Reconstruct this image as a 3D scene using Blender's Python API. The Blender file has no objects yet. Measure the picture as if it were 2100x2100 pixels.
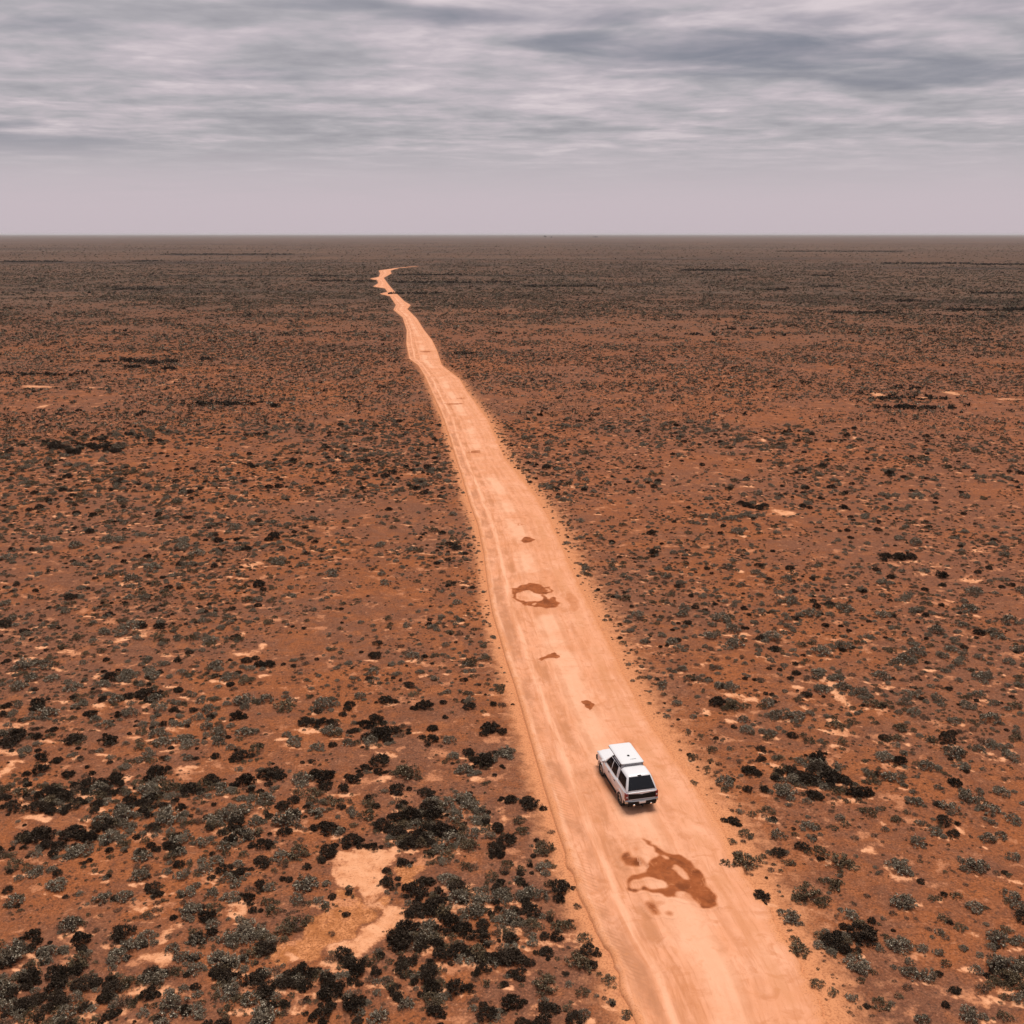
import bpy, bmesh, math, random
import numpy as np
from mathutils import Vector, Matrix

random.seed(7)
rng = np.random.default_rng(11)
sc = bpy.context.scene
col = sc.collection
R = math.radians

# ------------------------------------------------------------------ camera
F, HCAM = 2100.0, 30.0
PITCH = math.atan(570.5 / F)
cd = bpy.data.cameras.new('camera')
cd.sensor_width = 36; cd.sensor_fit = 'HORIZONTAL'
cd.lens = 36.0 * F / 2100.0
cd.clip_start = 0.5; cd.clip_end = 200000
cam = bpy.data.objects.new('camera', cd); col.objects.link(cam)
cam.location = (0, 0, HCAM)
cam.rotation_euler = (math.pi / 2 - PITCH, 0, 0)
sc.camera = cam


def ground(px, py, z=0.0):
    """where the sight line through a photo pixel meets the plain"""
    a = (px - 1050.0) / F; b = (py - 1050.0) / F
    dx, dy, dz = a, math.cos(PITCH) - b * math.sin(PITCH), -math.sin(PITCH) - b * math.cos(PITCH)
    t = (HCAM - z) / -dz
    return dx * t, dy * t, t          # t = depth along the axis


# ------------------------------------------------------------------ exposure, sky, sun
EXPO = 1.35
cy = sc.cycles
cy.max_bounces = 4; cy.diffuse_bounces = 2; cy.glossy_bounces = 2; cy.transmission_bounces = 2; cy.volume_bounces = 0; cy.transparent_max_bounces = 4
vs = sc.view_settings
vs.view_transform = 'Standard'; vs.look = 'None'; vs.gamma = 1.0; vs.use_curve_mapping = False
vs.exposure = EXPO
SUN_EL, SUN_AZ = 76.0, 20.0         # azimuth from +Y towards +X
sd = bpy.data.lights.new('sun', 'SUN')
sd.energy = 1.5; sd.angle = R(30); sd.color = (1.0, 0.95, 0.88)
sun = bpy.data.objects.new('sun', sd); col.objects.link(sun)
sdir = Vector((math.sin(R(SUN_AZ)) * math.cos(R(SUN_EL)), math.cos(R(SUN_AZ)) * math.cos(R(SUN_EL)), math.sin(R(SUN_EL))))
sun.rotation_euler = (-sdir).to_track_quat('-Z', 'Y').to_euler()
sun.location = sdir * 200


class NT:
    """small node-tree helper"""
    def __init__(s, nt): s.nt = nt; s.n = nt.nodes; s.l = nt.links
    def node(s, t, **kw):
        n = s.n.new(t)
        for k, v in kw.items(): setattr(n, k, v)
        return n
    def put(s, sock, v):
        if hasattr(v, 'links') or isinstance(v, bpy.types.NodeSocket): s.l.new(v, sock)
        elif isinstance(v, (tuple, list)) and len(v) == 3 and sock.type == 'RGBA': sock.default_value = (*v, 1)
        else: sock.default_value = v
    def math(s, op, a, b=0.0, c=None, clamp=False):
        n = s.node('ShaderNodeMath', operation=op); n.use_clamp = clamp
        s.put(n.inputs[0], a); s.put(n.inputs[1], b)
        if c is not None: s.put(n.inputs[2], c)
        return n.outputs[0]
    def noise(s, vec, scale, detail=3, rough=0.55, dist=0.0):
        n = s.node('ShaderNodeTexNoise'); s.put(n.inputs['Vector'], vec)
        n.inputs['Scale'].default_value = scale; n.inputs['Detail'].default_value = detail
        n.inputs['Roughness'].default_value = rough; n.inputs['Distortion'].default_value = dist
        return n.outputs['Fac']
    def ss(s, v, lo, hi, a=0.0, b=1.0):
        n = s.node('ShaderNodeMapRange', interpolation_type='SMOOTHSTEP')
        s.put(n.inputs[0], v)
        for i, q in enumerate((lo, hi, a, b)): n.inputs[i + 1].default_value = q
        return n.outputs[0]
    def mix(s, f, a, b, mode='MIX'):
        n = s.node('ShaderNodeMix', data_type='RGBA', blend_type=mode)
        s.put(n.inputs[0], f); s.put(n.inputs[6], a); s.put(n.inputs[7], b)
        return n.outputs[2]
    def attr(s, name):
        return s.node('ShaderNodeAttribute', attribute_name=name).outputs['Fac']
    def vmath(s, op, a, b=(0, 0, 0)):
        n = s.node('ShaderNodeVectorMath', operation=op)
        s.put(n.inputs[0], a); s.put(n.inputs[1], b)
        return n.outputs['Value'] if op in ('LENGTH', 'DISTANCE', 'DOT_PRODUCT') else n.outputs[0]
    def comb(s, x, y, z=0.0):
        n = s.node('ShaderNodeCombineXYZ')
        for i, v in enumerate((x, y, z)): s.put(n.inputs[i], v)
        return n.outputs[0]


def lin(r, g, b):
    f = lambda c: c / 12.92 if c <= 0.04045 else ((c + 0.055) / 1.055) ** 2.4
    return tuple(f(v / 255.0) for v in (r, g, b))


def build_world():
    w = bpy.data.worlds.new('World'); sc.world = w; w.use_nodes = True
    T = NT(w.node_tree); T.n.clear()
    out = T.node('ShaderNodeOutputWorld'); bg = T.node('ShaderNodeBackground')
    bg.inputs['Strength'].default_value = 1.0 / (2 ** EXPO)
    T.l.new(bg.outputs[0], out.inputs[0])
    sky = T.node('ShaderNodeTexSky', sky_type='NISHITA')
    sky.sun_disc = False; sky.sun_elevation = R(SUN_EL); sky.sun_rotation = R(SUN_AZ)
    sky.air_density = 1.0; sky.dust_density = 2.0
    d = T.node('ShaderNodeTexCoord').outputs['Generated']
    sep = T.node('ShaderNodeSeparateXYZ'); T.l.new(d, sep.inputs[0])
    x, y, z = sep.outputs
    zz = T.math('ADD', T.math('MAXIMUM', z, 0.0), 0.05)
    px, py = T.math('DIVIDE', x, zz), T.math('DIVIDE', y, zz)
    p = T.comb(T.math('MULTIPLY', px, 0.80), T.math('MULTIPLY', py, 1.0), 3.3)
    n1 = T.noise(p, 0.55, 4, 0.55, 0.3)
    n2 = T.noise(p, 2.1, 4, 0.52, 0.35)
    n3 = T.noise(T.comb(px, py, 9.1), 5.0, 3, 0.6, 0.2)
    v = T.math('ADD', T.math('MULTIPLY', n1, 0.40), T.math('ADD', T.math('MULTIPLY', n2, 0.42), T.math('MULTIPLY', n3, 0.18)))
    # banks of darker cloud where the photograph has them (layer coordinates)
    dark = None
    for (cx, cy, wx, wy, k) in ((1560, 112, 330, 42, 1.0), (1330, 128, 150, 28, .5), (1900, 150, 200, 32, .7), (1060, 32, 230, 26, .8),
                                (1190, 88, 110, 22, .75), (1640, 40, 200, 26, .55), (700, 8, 120, 14, .5), (30, 290, 210, 30, .75),
                                (480, 152, 120, 14, .4), (100, 50, 90, 18, .35), (1950, 15, 260, 22, .4)):
        a = (cx - 1050) / F; b = (cy - 1050) / F
        v3 = Vector((a, math.cos(PITCH) - b * math.sin(PITCH), -math.sin(PITCH) - b * math.cos(PITCH))).normalized()
        a2 = (cy + wy - 1050) / F
        v4 = Vector((a, math.cos(PITCH) - a2 * math.sin(PITCH), -math.sin(PITCH) - a2 * math.cos(PITCH))).normalized()
        zq = v3.z + 0.05
        c = (v3.x / zq, v3.y / zq); ry = abs(v4.y / (v4.z + 0.05) - c[1]); rx = (wx / F) / zq
        qx = T.math('DIVIDE', T.math('SUBTRACT', px, c[0]), rx); qy = T.math('DIVIDE', T.math('SUBTRACT', py, c[1]), ry)
        r2 = T.math('ADD', T.math('MULTIPLY', qx, qx), T.math('MULTIPLY', qy, qy))
        r2 = T.math('ADD', r2, T.math('MULTIPLY', T.math('SUBTRACT', n2, 0.5), 3.4))
        g = T.math('MULTIPLY', T.ss(r2, -0.5, 2.0, 1, 0), k)
        dark = g if dark is None else T.math('MAXIMUM', dark, g)
    ramp = T.node('ShaderNodeValToRGB'); T.l.new(T.ss(v, 0.29, 0.71), ramp.inputs[0])
    cr = ramp.color_ramp
    cr.elements[0].position = 0.0; cr.elements[0].color = (*lin(148, 145, 152), 1)
    cr.elements[1].position = 1.0; cr.elements[1].color = (*lin(230, 216, 219), 1)
    e = cr.elements.new(0.42); e.color = (*lin(177, 172, 177), 1)
    e = cr.elements.new(0.68); e.color = (*lin(198, 187, 193), 1)
    cloud = T.mix(T.math('MULTIPLY', dark, 0.80), ramp.outputs[0], lin(114, 118, 133))
    low = T.mix(T.ss(z, 0.03, 0.105, .12, 1), lin(184, 179, 184), cloud)           # thinner relief lower down
    low = T.mix(T.math('MULTIPLY', T.ss(T.math('ADD', z, T.math('MULTIPLY', T.math('SUBTRACT', n2, .5), .03)), 0.02, 0.085), 1.0), lin(201, 188, 195), low)
    nish = T.mix(1.0, sky.outputs[0], (0.10, 0.10, 0.10), 'MULTIPLY')
    fin = T.mix(0.94, nish, low)
    T.l.new(fin, bg.inputs[0])


build_world()


# ------------------------------------------------------------------ helpers
def props(o, label=None, cat=None, group=None, kind=None):
    for k, v in (('label', label), ('category', cat), ('group', group), ('kind', kind)):
        if v: o[k] = v
    return o


def new_obj(name, me, mats=(), parent=None):
    for m in mats:
        if m: me.materials.append(m)
    o = bpy.data.objects.new(name, me); col.objects.link(o)
    if parent: o.parent = parent
    return o


def empty(name, loc=(0, 0, 0), rz=0.0):
    o = bpy.data.objects.new(name, None); col.objects.link(o)
    o.location = loc; o.rotation_euler = (0, 0, rz); o.empty_display_size = 0.2
    return o


def mesh_np(name, V, Fc, smooth=False):
    """mesh from numpy arrays; Fc is an (n,4) or (n,3) index array"""
    me = bpy.data.meshes.new(name)
    V = np.asarray(V, np.float32); Fc = np.asarray(Fc, np.int32); k = Fc.shape[1]
    me.vertices.add(len(V)); me.vertices.foreach_set('co', V.ravel())
    me.loops.add(Fc.size); me.loops.foreach_set('vertex_index', Fc.ravel())
    me.polygons.add(len(Fc)); me.polygons.foreach_set('loop_start', np.arange(0, Fc.size, k, dtype=np.int32))
    if smooth: me.polygons.foreach_set('use_smooth', np.ones(len(Fc), bool))
    me.update(calc_edges=True); me.validate()
    return me


def set_attr(me, name, vals):
    a = me.attributes.new(name, 'FLOAT', 'POINT'); a.data.foreach_set('value', np.asarray(vals, np.float32))


def vnoise(x, y, seed=0):
    """smooth value noise for numpy arrays, 0..1"""
    x = np.asarray(x, float); y = np.asarray(y, float)
    xi = np.floor(x).astype(np.int64); yi = np.floor(y).astype(np.int64)
    fx = x - xi; fy = y - yi; fx = fx * fx * (3 - 2 * fx); fy = fy * fy * (3 - 2 * fy)
    def h(i, j):
        n = (i * 374761393 + j * 668265263 + seed * 974711) & 0x7fffffff
        n = ((n ^ (n >> 13)) * 1274126177) & 0x7fffffff
        return ((n ^ (n >> 16)) & 0xffff) / 65535.0
    return (h(xi, yi) * (1 - fx) + h(xi + 1, yi) * fx) * (1 - fy) + (h(xi, yi + 1) * (1 - fx) + h(xi + 1, yi + 1) * fx) * fy


def sst(v, a, b):
    t = np.clip((np.asarray(v, float) - a) / (b - a), 0, 1); return t * t * (3 - 2 * t)


def inpoly(X, Y, P):
    P = np.asarray(P); ins = np.zeros(X.shape, bool); j = len(P) - 1
    for i in range(len(P)):
        xi, yi = P[i]; xj, yj = P[j]
        c = ((yi > Y) != (yj > Y)) & (X < (xj - xi) * (Y - yi) / (yj - yi + 1e-12) + xi)
        ins ^= c; j = i
    return ins


def wpoly(pts, s=1.0, ox=0.0, oy=0.0):
    return [ground(ox + s * x, oy + s * y)[:2] for x, y in pts]


def mat(name, color=(.5, .5, .5), rough=0.6, metal=0.0, coat=0.0, emit=None):
    m = bpy.data.materials.new(name); m.use_nodes = True
    b = m.node_tree.nodes['Principled BSDF']
    b.inputs['Base Color'].default_value = (*color, 1); b.inputs['Roughness'].default_value = rough
    b.inputs['Metallic'].default_value = metal; b.inputs['Coat Weight'].default_value = coat
    b.inputs['Coat Roughness'].default_value = 0.12
    return m


# ------------------------------------------------------------------ track outline (photo pixels -> metres on the plain)
LP = [(1298, 2099), (1265, 1998), (1222, 1925), (1184, 1835), (1160, 1762), (1135, 1690), (1109, 1603), (1082, 1509), (1054, 1410), (1037, 1360), (1021, 1304),
      (1007, 1257), (997, 1195), (990, 1136), (978, 1077), (962, 1034), (943, 968), (936, 950), (922, 903), (908, 859), (892, 823), (869, 771),
      (856, 750), (838, 737), (832, 706), (833, 678), (825, 652), (806, 636), (811, 626), (799, 608), (778, 603), (794, 599), (789, 592), (764, 588), (775, 581),
      (773, 575), (758, 572), (776, 568), (779, 561), (776, 555), (808, 550.5), (856, 545.8)]
RP = [(1686, 2099), (1650, 2005), (1603, 1922), (1556, 1846), (1520, 1791), (1488, 1719), (1447, 1654), (1405, 1590), (1372, 1545), (1329, 1485), (1308, 1447),
      (1280, 1394), (1257, 1344), (1235, 1301), (1211, 1251), (1186, 1204), (1164, 1158), (1145, 1111), (1124, 1065), (1093, 1015), (1066, 981),
      (1034, 943), (1017, 905), (999, 864), (970, 823), (955, 802), (942, 779), (905, 750), (895, 719), (885, 698), (869, 678), (854, 654), (834, 634),
      (841, 626), (828, 618), (807, 597), (797, 585), (791, 577), (786, 570), (802, 561), (800, 555), (816, 550.5), (859, 545.8)]


def edge(P):
    W = [ground(x, y)[:2] for x, y in P]
    (x0, y0), (x1, y1) = W[0], W[4]
    s = (x1 - x0) / (y1 - y0)
    W = [(x0 + s * (-60 - y0), -60.0)] + W
    W.sort(key=lambda q: q[1])
    return np.array([q[0] for q in W]), np.array([q[1] for q in W])


LX, LY = edge(LP); RX, RY = edge(RP)
YMAX = min(LY[-1], RY[-1])


def rag(Y, seed):
    k = np.clip(Y / 45.0, 1, 30)
    return (vnoise(Y / (1.3 * k), Y * 0, seed) - .5) * .5 * np.sqrt(k) + (vnoise(Y / (.32 * k), Y * 0, seed + 1) - .5) * .24 * np.sqrt(k)


def road_l(Y): return np.interp(Y, LY, LX) + rag(np.asarray(Y, float), 3) * .6
def road_r(Y): return np.interp(Y, RY, RX) + rag(np.asarray(Y, float), 8)


def road_dist(X, Y):
    """metres outside the track, negative on it"""
    d = np.maximum(road_l(Y) - X, X - road_r(Y)) * 0.94
    return np.where(Y > YMAX, 50.0, d)


def gz(X, Y):
    X = np.asarray(X, float); Y = np.asarray(Y, float)
    n = (vnoise(X / 3.1, Y / 3.1, 21) - .5) * .16 + (vnoise(X / 1.1, Y / 1.1, 22) - .5) * .06
    return n * sst(road_dist(X, Y), .3, 3.0) * sst(np.hypot(X, Y), 900, 500)


def road_h(lat, Y, X):
    """relief of the graded track: low windrow on the left, wheel ruts, fine ripples"""
    e = np.minimum(lat, 1 - lat)
    h = .08 + .03 * sst(e, 0, .03)
    h = h + .09 * np.exp(-((lat - .035) / .022) ** 2) + .05 * np.exp(-((lat - .965) / .03) ** 2)
    for c, a in ((.13, .06), (.30, .05), (.52, .025), (.70, .03)):
        cc = c + (vnoise(Y / 9, Y * 0, 31) - .5) * .03
        h = h - a * np.exp(-((lat - cc) / .035) ** 2) + .5 * a * np.exp(-((lat - cc - .055) / .02) ** 2)
    h = h + (vnoise(X / .7, Y / .7, 41) - .5) * .03 + (vnoise(X / .25, Y / .25, 42) - .5) * .012
    return h


# ------------------------------------------------------------------ pale and tan soil patches (measured on the photograph)
S3 = 700 / 1932.0
Z3 = 340 / 1932.0
PALE_POLY = [
    [(750, 240), (950, 240), (1080, 220), (1200, 290), (1400, 260), (1500, 290), (1400, 400), (1250, 480), (1200, 640), (1250, 730), (1170, 820),
     (1050, 860), (950, 830), (920, 730), (820, 640), (630, 630), (680, 500), (660, 440), (720, 330)],
    [(1350, 840), (1480, 900), (1560, 960), (1650, 1070), (1500, 1130), (1400, 1230), (1330, 1330), (1200, 1430), (1000, 1490), (780, 1500),
     (620, 1400), (640, 1340), (850, 1220), (1050, 1130), (1110, 1010), (1130, 920)],
    [(130, 1480), (330, 1460), (250, 1520), (130, 1600)]]
TAN_POLY = [[(600, 640), (830, 680), (930, 850), (1100, 880), (1300, 770), (1480, 740), (1450, 840), (1140, 920), (1100, 1020), (1040, 1140), (830, 1230),
             (620, 1360), (600, 1500), (380, 1560), (50, 1500), (60, 1350), (400, 1250), (450, 1080), (700, 950), (900, 1020), (760, 900), (740, 760)],
            [(1420, 450), (1700, 400), (1880, 520), (1700, 640), (1480, 640)]]
PALE_POLY = [wpoly(p, Z3, 560, 1700) for p in PALE_POLY]
TAN_POLY = [wpoly(p, Z3, 560, 1700) for p in TAN_POLY]
# (px, py, half width px, half height px)
blobs = []
def zb(ox, oy, L):
    for x, y, w, h in L: blobs.append((ox + x * S3, oy + y * S3, w * S3 * .5, h * S3 * .5))
zb(0, 1400, [(100, 260, 140, 40), (350, 105, 130, 36), (580, 130, 90, 44), (330, 340, 150, 26), (30, 500, 100, 80), (740, 540, 110, 55), (1050, 490, 190, 44),
             (610, 410, 70, 26), (1000, 270, 110, 30), (1260, 620, 150, 34), (790, 1300, 170, 70), (560, 1320, 80, 36), (980, 1195, 110, 50), (1650, 1560, 130, 60),
             (200, 768, 280, 20), (1450, 560, 160, 30), (1650, 100, 120, 30), (600, 40, 110, 24), (1210, 1690, 60, 40), (500, 1830, 110, 110), (1700, 1880, 150, 60),
             (980, 20, 130, 18), (1330, 1290, 180, 90), (950, 1420, 120, 160), (860, 1560, 220, 160), (1680, 1640, 90, 50)])
zb(700, 1400, [(260, 405, 190, 34), (430, 285, 90, 24), (490, 420, 110, 22), (230, 545, 140, 34), (780, 550, 130, 24), (940, 740, 110, 110), (560, 290, 60, 24),
               (350, 95, 60, 20), (620, 1590, 130, 28), (780, 1520, 90, 22), (680, 1200, 220, 90), (190, 470, 60, 30)])
zb(1400, 1400, [(130, 170, 60, 110), (280, 225, 100, 36), (880, 60, 90, 150), (690, 145, 110, 30), (370, 100, 140, 36), (640, 25, 120, 26), (1180, 30, 150, 26),
                (790, 270, 90, 34), (540, 480, 70, 70), (900, 675, 170, 30), (1080, 330, 110, 26), (1120, 800, 150, 40), (1050, 945, 100, 46), (1170, 1050, 90, 34),
                (1330, 480, 60, 40), (1810, 430, 170, 34), (1440, 880, 110, 22), (1570, 830, 70, 40), (1650, 1450, 140, 90), (1600, 1620, 220, 40), (1280, 1305, 120, 22),
                (1690, 1100, 130, 18), (1880, 1130, 100, 28), (1730, 930, 100, 16), (1840, 1755, 180, 26), (1700, 1830, 120, 70), (1270, 350, 60, 26), (1900, 1830, 80, 60)])
zb(0, 700, [(210, 258, 230, 16), (530, 262, 170, 16), (970, 230, 50, 30), (240, 370, 90, 20), (1420, 1270, 130, 36), (1310, 1335, 60, 18), (820, 1650, 90, 50),
            (680, 1690, 110, 34), (390, 1760, 160, 34), (170, 1805, 150, 34), (350, 1865, 120, 26), (1380, 1770, 260, 30), (30, 1590, 70, 24), (1480, 1890, 90, 20),
            (540, 1905, 60, 50), (970, 1310, 60, 12), (560, 1380, 50, 14), (1360, 1660, 50, 30), (1480, 1730, 60, 34), (930, 1780, 90, 30), (990, 1580, 70, 14)])
zb(1400, 700, [(560, 965, 160, 50), (1120, 305, 90, 22), (1530, 295, 80, 20), (1380, 320, 160, 12), (1830, 328, 200, 12), (970, 545, 60, 26), (1430, 1270, 100, 36),
               (1630, 1355, 130, 26), (1690, 1185, 130, 20), (370, 822, 110, 18), (130, 1830, 70, 22), (1680, 1560, 60, 18), (450, 560, 50, 24), (280, 545, 40, 16), (1500, 1470, 60, 24)])
blobs += [(942, 588, 25, 1.2), (657, 529, 56, .9), (1450, 500, 20, .8)]


def blob_world():
    out = []
    for px, py, w, h in blobs:
        x, y, t = ground(px, py); y2 = ground(px, py - h)[1]
        out.append((x, y, w * t / F, max(abs(y2 - y), .12)))
    return out


BW = blob_world()
CLAY_C = ground(742, 1850)


# ------------------------------------------------------------------ materials of the plain and the track
def soil_material():
    m = bpy.data.materials.new('red_soil'); m.use_nodes = True
    T = NT(m.node_tree); b = T.n['Principled BSDF']
    P = T.node('ShaderNodeNewGeometry').outputs['Position']
    nL = T.noise(P, 0.035, 3); nM = T.noise(P, 0.22, 4, .6); nS = T.noise(P, 1.4, 4, .6); nF = T.noise(P, 9.0, 3, .65)
    nG = T.noise(P, 0.006, 3)
    red = T.mix(T.ss(nM, .3, .7), (.270, .087, .031), (.210, .069, .028))
    crust = T.mix(T.ss(nS, .35, .7), (.150, .062, .036), (.205, .086, .048))
    f = T.math('ADD', T.math('MULTIPLY', nL, .55), T.math('ADD', T.math('MULTIPLY', nM, .35), T.math('MULTIPLY', nS, .25)))
    c = T.mix(T.ss(f, .47, .66), red, crust)
    c = T.mix(T.ss(nG, .4, .65, 0, .45), c, (.24, .085, .044))
    mo = T.noise(P, .7, 4, .6, .4)
    c = T.mix(T.ss(mo, .52, .68, 0, .55), c, (.125, .050, .029))
    c = T.mix(T.ss(mo, .46, .32, 0, .5), c, (.34, .118, .046))
    # gravel lag, crust and litter
    nP = T.noise(P, 24, 3, .65); n3 = T.noise(P, 4.0, 4, .65)
    sp = T.math('ADD', T.math('MULTIPLY', nF, .5), T.math('ADD', T.math('MULTIPLY', nP, .3), T.math('MULTIPLY', n3, .2)))
    c = T.mix(T.ss(sp, .485, .60, 0, .75), c, (.075, .035, .022))
    c = T.mix(T.ss(sp, .47, .37, 0, .6), c, (.40, .175, .092))
    c = T.mix(T.ss(n3, .55, .70, 0, .75), c, (.070, .036, .024))
    # wind-blown sand
    apron = T.math('ADD', T.attr('apron'), T.math('MULTIPLY', T.math('SUBTRACT', nS, .5), 1.1))
    c = T.mix(T.ss(apron, .15, .85, 0, .95), c, T.mix(T.ss(sp, .47, .60), (.56, .235, .108), (.36, .140, .064)))
    tan = T.math('ADD', T.attr('tan'), T.math('MULTIPLY', T.math('SUBTRACT', nS, .5), .6))
    c = T.mix(T.ss(tan, .3, .7), c, T.mix(T.ss(sp, .44, .58), T.mix(T.ss(nS, .35, .65), (.36, .132, .046), (.54, .220, .092)), (.24, .085, .032)))
    pale = T.math('ADD', T.attr('pale'), T.math('ADD', T.math('MULTIPLY', T.math('SUBTRACT', nS, .5), 1.1), T.math('ADD', T.math('MULTIPLY', T.math('SUBTRACT', n3, .5), 1.0), T.math('MULTIPLY', T.math('SUBTRACT', nF, .5), .6))))
    c = T.mix(T.ss(pale, .36, .62, 0, .7), c, (.40, .155, .070))
    c = T.mix(T.ss(pale, .45, .78), c, T.mix(T.ss(sp, .52, .62, 0, .6), T.mix(T.ss(nS, .3, .7), (.56, .245, .118), (.66, .325, .175)), (.30, .115, .055)))
    # scattered small sand scalds
    sc_ = T.math('ADD', T.math('MULTIPLY', T.noise(P, .55, 3, .5, .4), .55), T.math('ADD', T.math('MULTIPLY', nS, .25), T.math('MULTIPLY', n3, .2)))
    c = T.mix(T.ss(sc_, .555, .62, 0, .8), c, T.mix(T.ss(sp, .47, .6), (.48, .200, .098), (.30, .115, .055)))
    # far plain: shrubs too small to tell apart
    far = T.attr('far')
    n5 = T.math('ADD', T.math('MULTIPLY', T.noise(P, .45, 3, .7), .6), T.math('MULTIPLY', T.noise(P, .02, 4, .6), .4))
    veg = T.mix(T.ss(T.noise(P, .0045, 4), .3, .7), (.066, .044, .032), (.098, .060, .041))
    veg = T.mix(T.ss(T.noise(P, .05, 4, .65), .45, .7, 0, .6), veg, (.13, .068, .042))
    veg = T.mix(T.ss(T.noise(T.vmath('MULTIPLY', P, (.25, 1, 1)), .006, 6, .7), .50, .62, 0, .85), veg, (.030, .024, .021))
    veg = T.mix(T.ss(T.noise(T.vmath('MULTIPLY', P, (.12, 1, 1)), .0035, 6, .7), .53, .64, 0, .6), veg, (.125, .092, .070))
    c = T.mix(T.math('MULTIPLY', far, T.ss(n5, .28, .58, .55, 1)), c, veg)
    T.put(b.inputs['Base Color'], c); b.inputs['Roughness'].default_value = .95
    b.inputs['Specular IOR Level'].default_value = .03
    bu = T.node('ShaderNodeBump'); bu.inputs['Strength'].default_value = .6; bu.inputs['Distance'].default_value = .06
    T.put(bu.inputs['Height'], T.math('ADD', nF, T.math('MULTIPLY', nS, .8))); T.l.new(bu.outputs[0], b.inputs['Normal'])
    return m


def road_material():
    m = bpy.data.materials.new('graded_sand'); m.use_nodes = True
    T = NT(m.node_tree); b = T.n['Principled BSDF']
    P = T.node('ShaderNodeNewGeometry').outputs['Position']
    lat = T.attr('lat'); al = T.attr('along'); damp = T.attr('damp')
    w1 = T.noise(T.comb(al, 0, 0), .09, 2); nM = T.noise(P, .5, 4, .6); nS = T.noise(P, 2.2, 4, .6); nF = T.noise(P, 14, 3, .6)
    # streaks drawn out along the track by wheels and grader
    sv = T.comb(T.math('MULTIPLY', lat, 9.0), T.math('MULTIPLY', al, .10), 0)
    st = T.noise(sv, 1.6, 5, .62, .35); st2 = T.noise(sv, 6.0, 3, .6, .2)
    nB = T.noise(P, .16, 4, .55)
    base = T.mix(T.ss(nM, .3, .72), (.60, .268, .145), (.655, .322, .195))
    base = T.mix(T.ss(nB, .42, .68, 0, .6), base, (.560, .238, .120))
    side = T.ss(lat, .55, .30, .7, 1)
    base = T.mix(T.math('MULTIPLY', T.ss(st, .46, .66, 0, .75), side), base, (.48, .195, .090))
    base = T.mix(T.math('MULTIPLY', T.ss(st2, .52, .7, 0, .6), side), base, (.44, .178, .082))
    base = T.mix(T.ss(T.noise(P, 1.0, 5, .65, .6), .50, .68, 0, .65), base, (.46, .180, .080))
    lw = T.math('ADD', lat, T.math('ADD', T.math('MULTIPLY', T.math('SUBTRACT', w1, .5), .05), T.math('MULTIPLY', T.math('SUBTRACT', nM, .5), .035)))
    def band(c, hw, soft):
        return T.ss(T.math('ABSOLUTE', T.math('SUBTRACT', lw, c)), hw, hw + soft, 1, 0)
    patch = T.ss(T.noise(T.comb(T.math('MULTIPLY', lat, 4), T.math('MULTIPLY', al, .30), 4), 1.0, 5, .65), .40, .62)
    c = T.mix(T.math('MULTIPLY', T.math('MULTIPLY', band(.115, .03, .05), patch), .85), base, (.39, .168, .086))
    c = T.mix(T.math('MULTIPLY', T.math('MULTIPLY', band(.31, .02, .04), patch), .8), c, (.41, .170, .080))
    c = T.mix(T.math('MULTIPLY', T.math('MULTIPLY', band(.255, .006, .012), patch), .5), c, (.40, .165, .080))
    c = T.mix(T.math('MULTIPLY', band(.215, .006, .03), T.ss(st, .62, .40, .15, .75)), c, (.68, .36, .222))
    c = T.mix(T.math('MULTIPLY', band(.045, .012, .03), T.ss(st, .6, .4, .2, .75)), c, (.69, .375, .235))
    c = T.mix(T.math('MULTIPLY', band(.52, .05, .12), T.math('MULTIPLY', T.ss(nB, .6, .42), .7)), c, (.67, .36, .225))
    c = T.mix(T.math('MULTIPLY', band(.84, .02, .06), T.math('MULTIPLY', patch, .45)), c, (.47, .20, .09))
    for wc in (.44, .63, .74):
        c = T.mix(T.math('MULTIPLY', T.math('MULTIPLY', band(wc, .012, .03), patch), .5), c, (.45, .185, .088))
    # lug marks of a heavy tyre on the left windrow
    tick = T.ss(T.math('SINE', T.math('MULTIPLY', T.math('ADD', al, T.math('MULTIPLY', lat, 4.5)), 21.0)), .1, .8)
    tick = T.math('MULTIPLY', T.math('MULTIPLY', tick, band(.085, .035, .02)), T.ss(T.noise(T.comb(0, al, 0), .25, 2), .40, .55))
    tick = T.math('MULTIPLY', tick, T.ss(al, 75, 52))
    c = T.mix(T.math('MULTIPLY', tick, T.ss(nS, .35, .65, .1, .5)), c, (.36, .155, .078))
    # blotches, pebbles
    c = T.mix(T.ss(nS, .56, .72, 0, .35), c, (.50, .205, .09))
    c = T.mix(T.ss(nF, .63, .72, 0, .35), c, (.36, .15, .07))
    # red soil bleeding in from the verges
    e = T.attr('edge')
    ev = T.math('ADD', e, T.math('MULTIPLY', T.math('SUBTRACT', nS, .5), .09))
    ev = T.math('ADD', ev, T.math('MULTIPLY', T.math('SUBTRACT', nM, .5), .12))
    c = T.mix(T.ss(ev, .085, -.005, 0, 1), c, T.mix(T.ss(nF, .50, .64), (.56, .235, .108), (.38, .148, .066)))
    # damp clay left by drained puddles
    dv = T.math('ADD', damp, T.math('ADD', T.math('MULTIPLY', T.math('SUBTRACT', nS, .5), .5), T.math('MULTIPLY', T.math('SUBTRACT', nF, .5), .35)))
    mud = T.mix(T.ss(T.noise(P, 3.0, 4, .6), .35, .65), (.215, .054, .015), (.28, .078, .024))
    mud = T.mix(T.ss(T.noise(P, 1.1, 5, .6, .5), .50, .68, 0, .85), mud, (.12, .028, .008))
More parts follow.
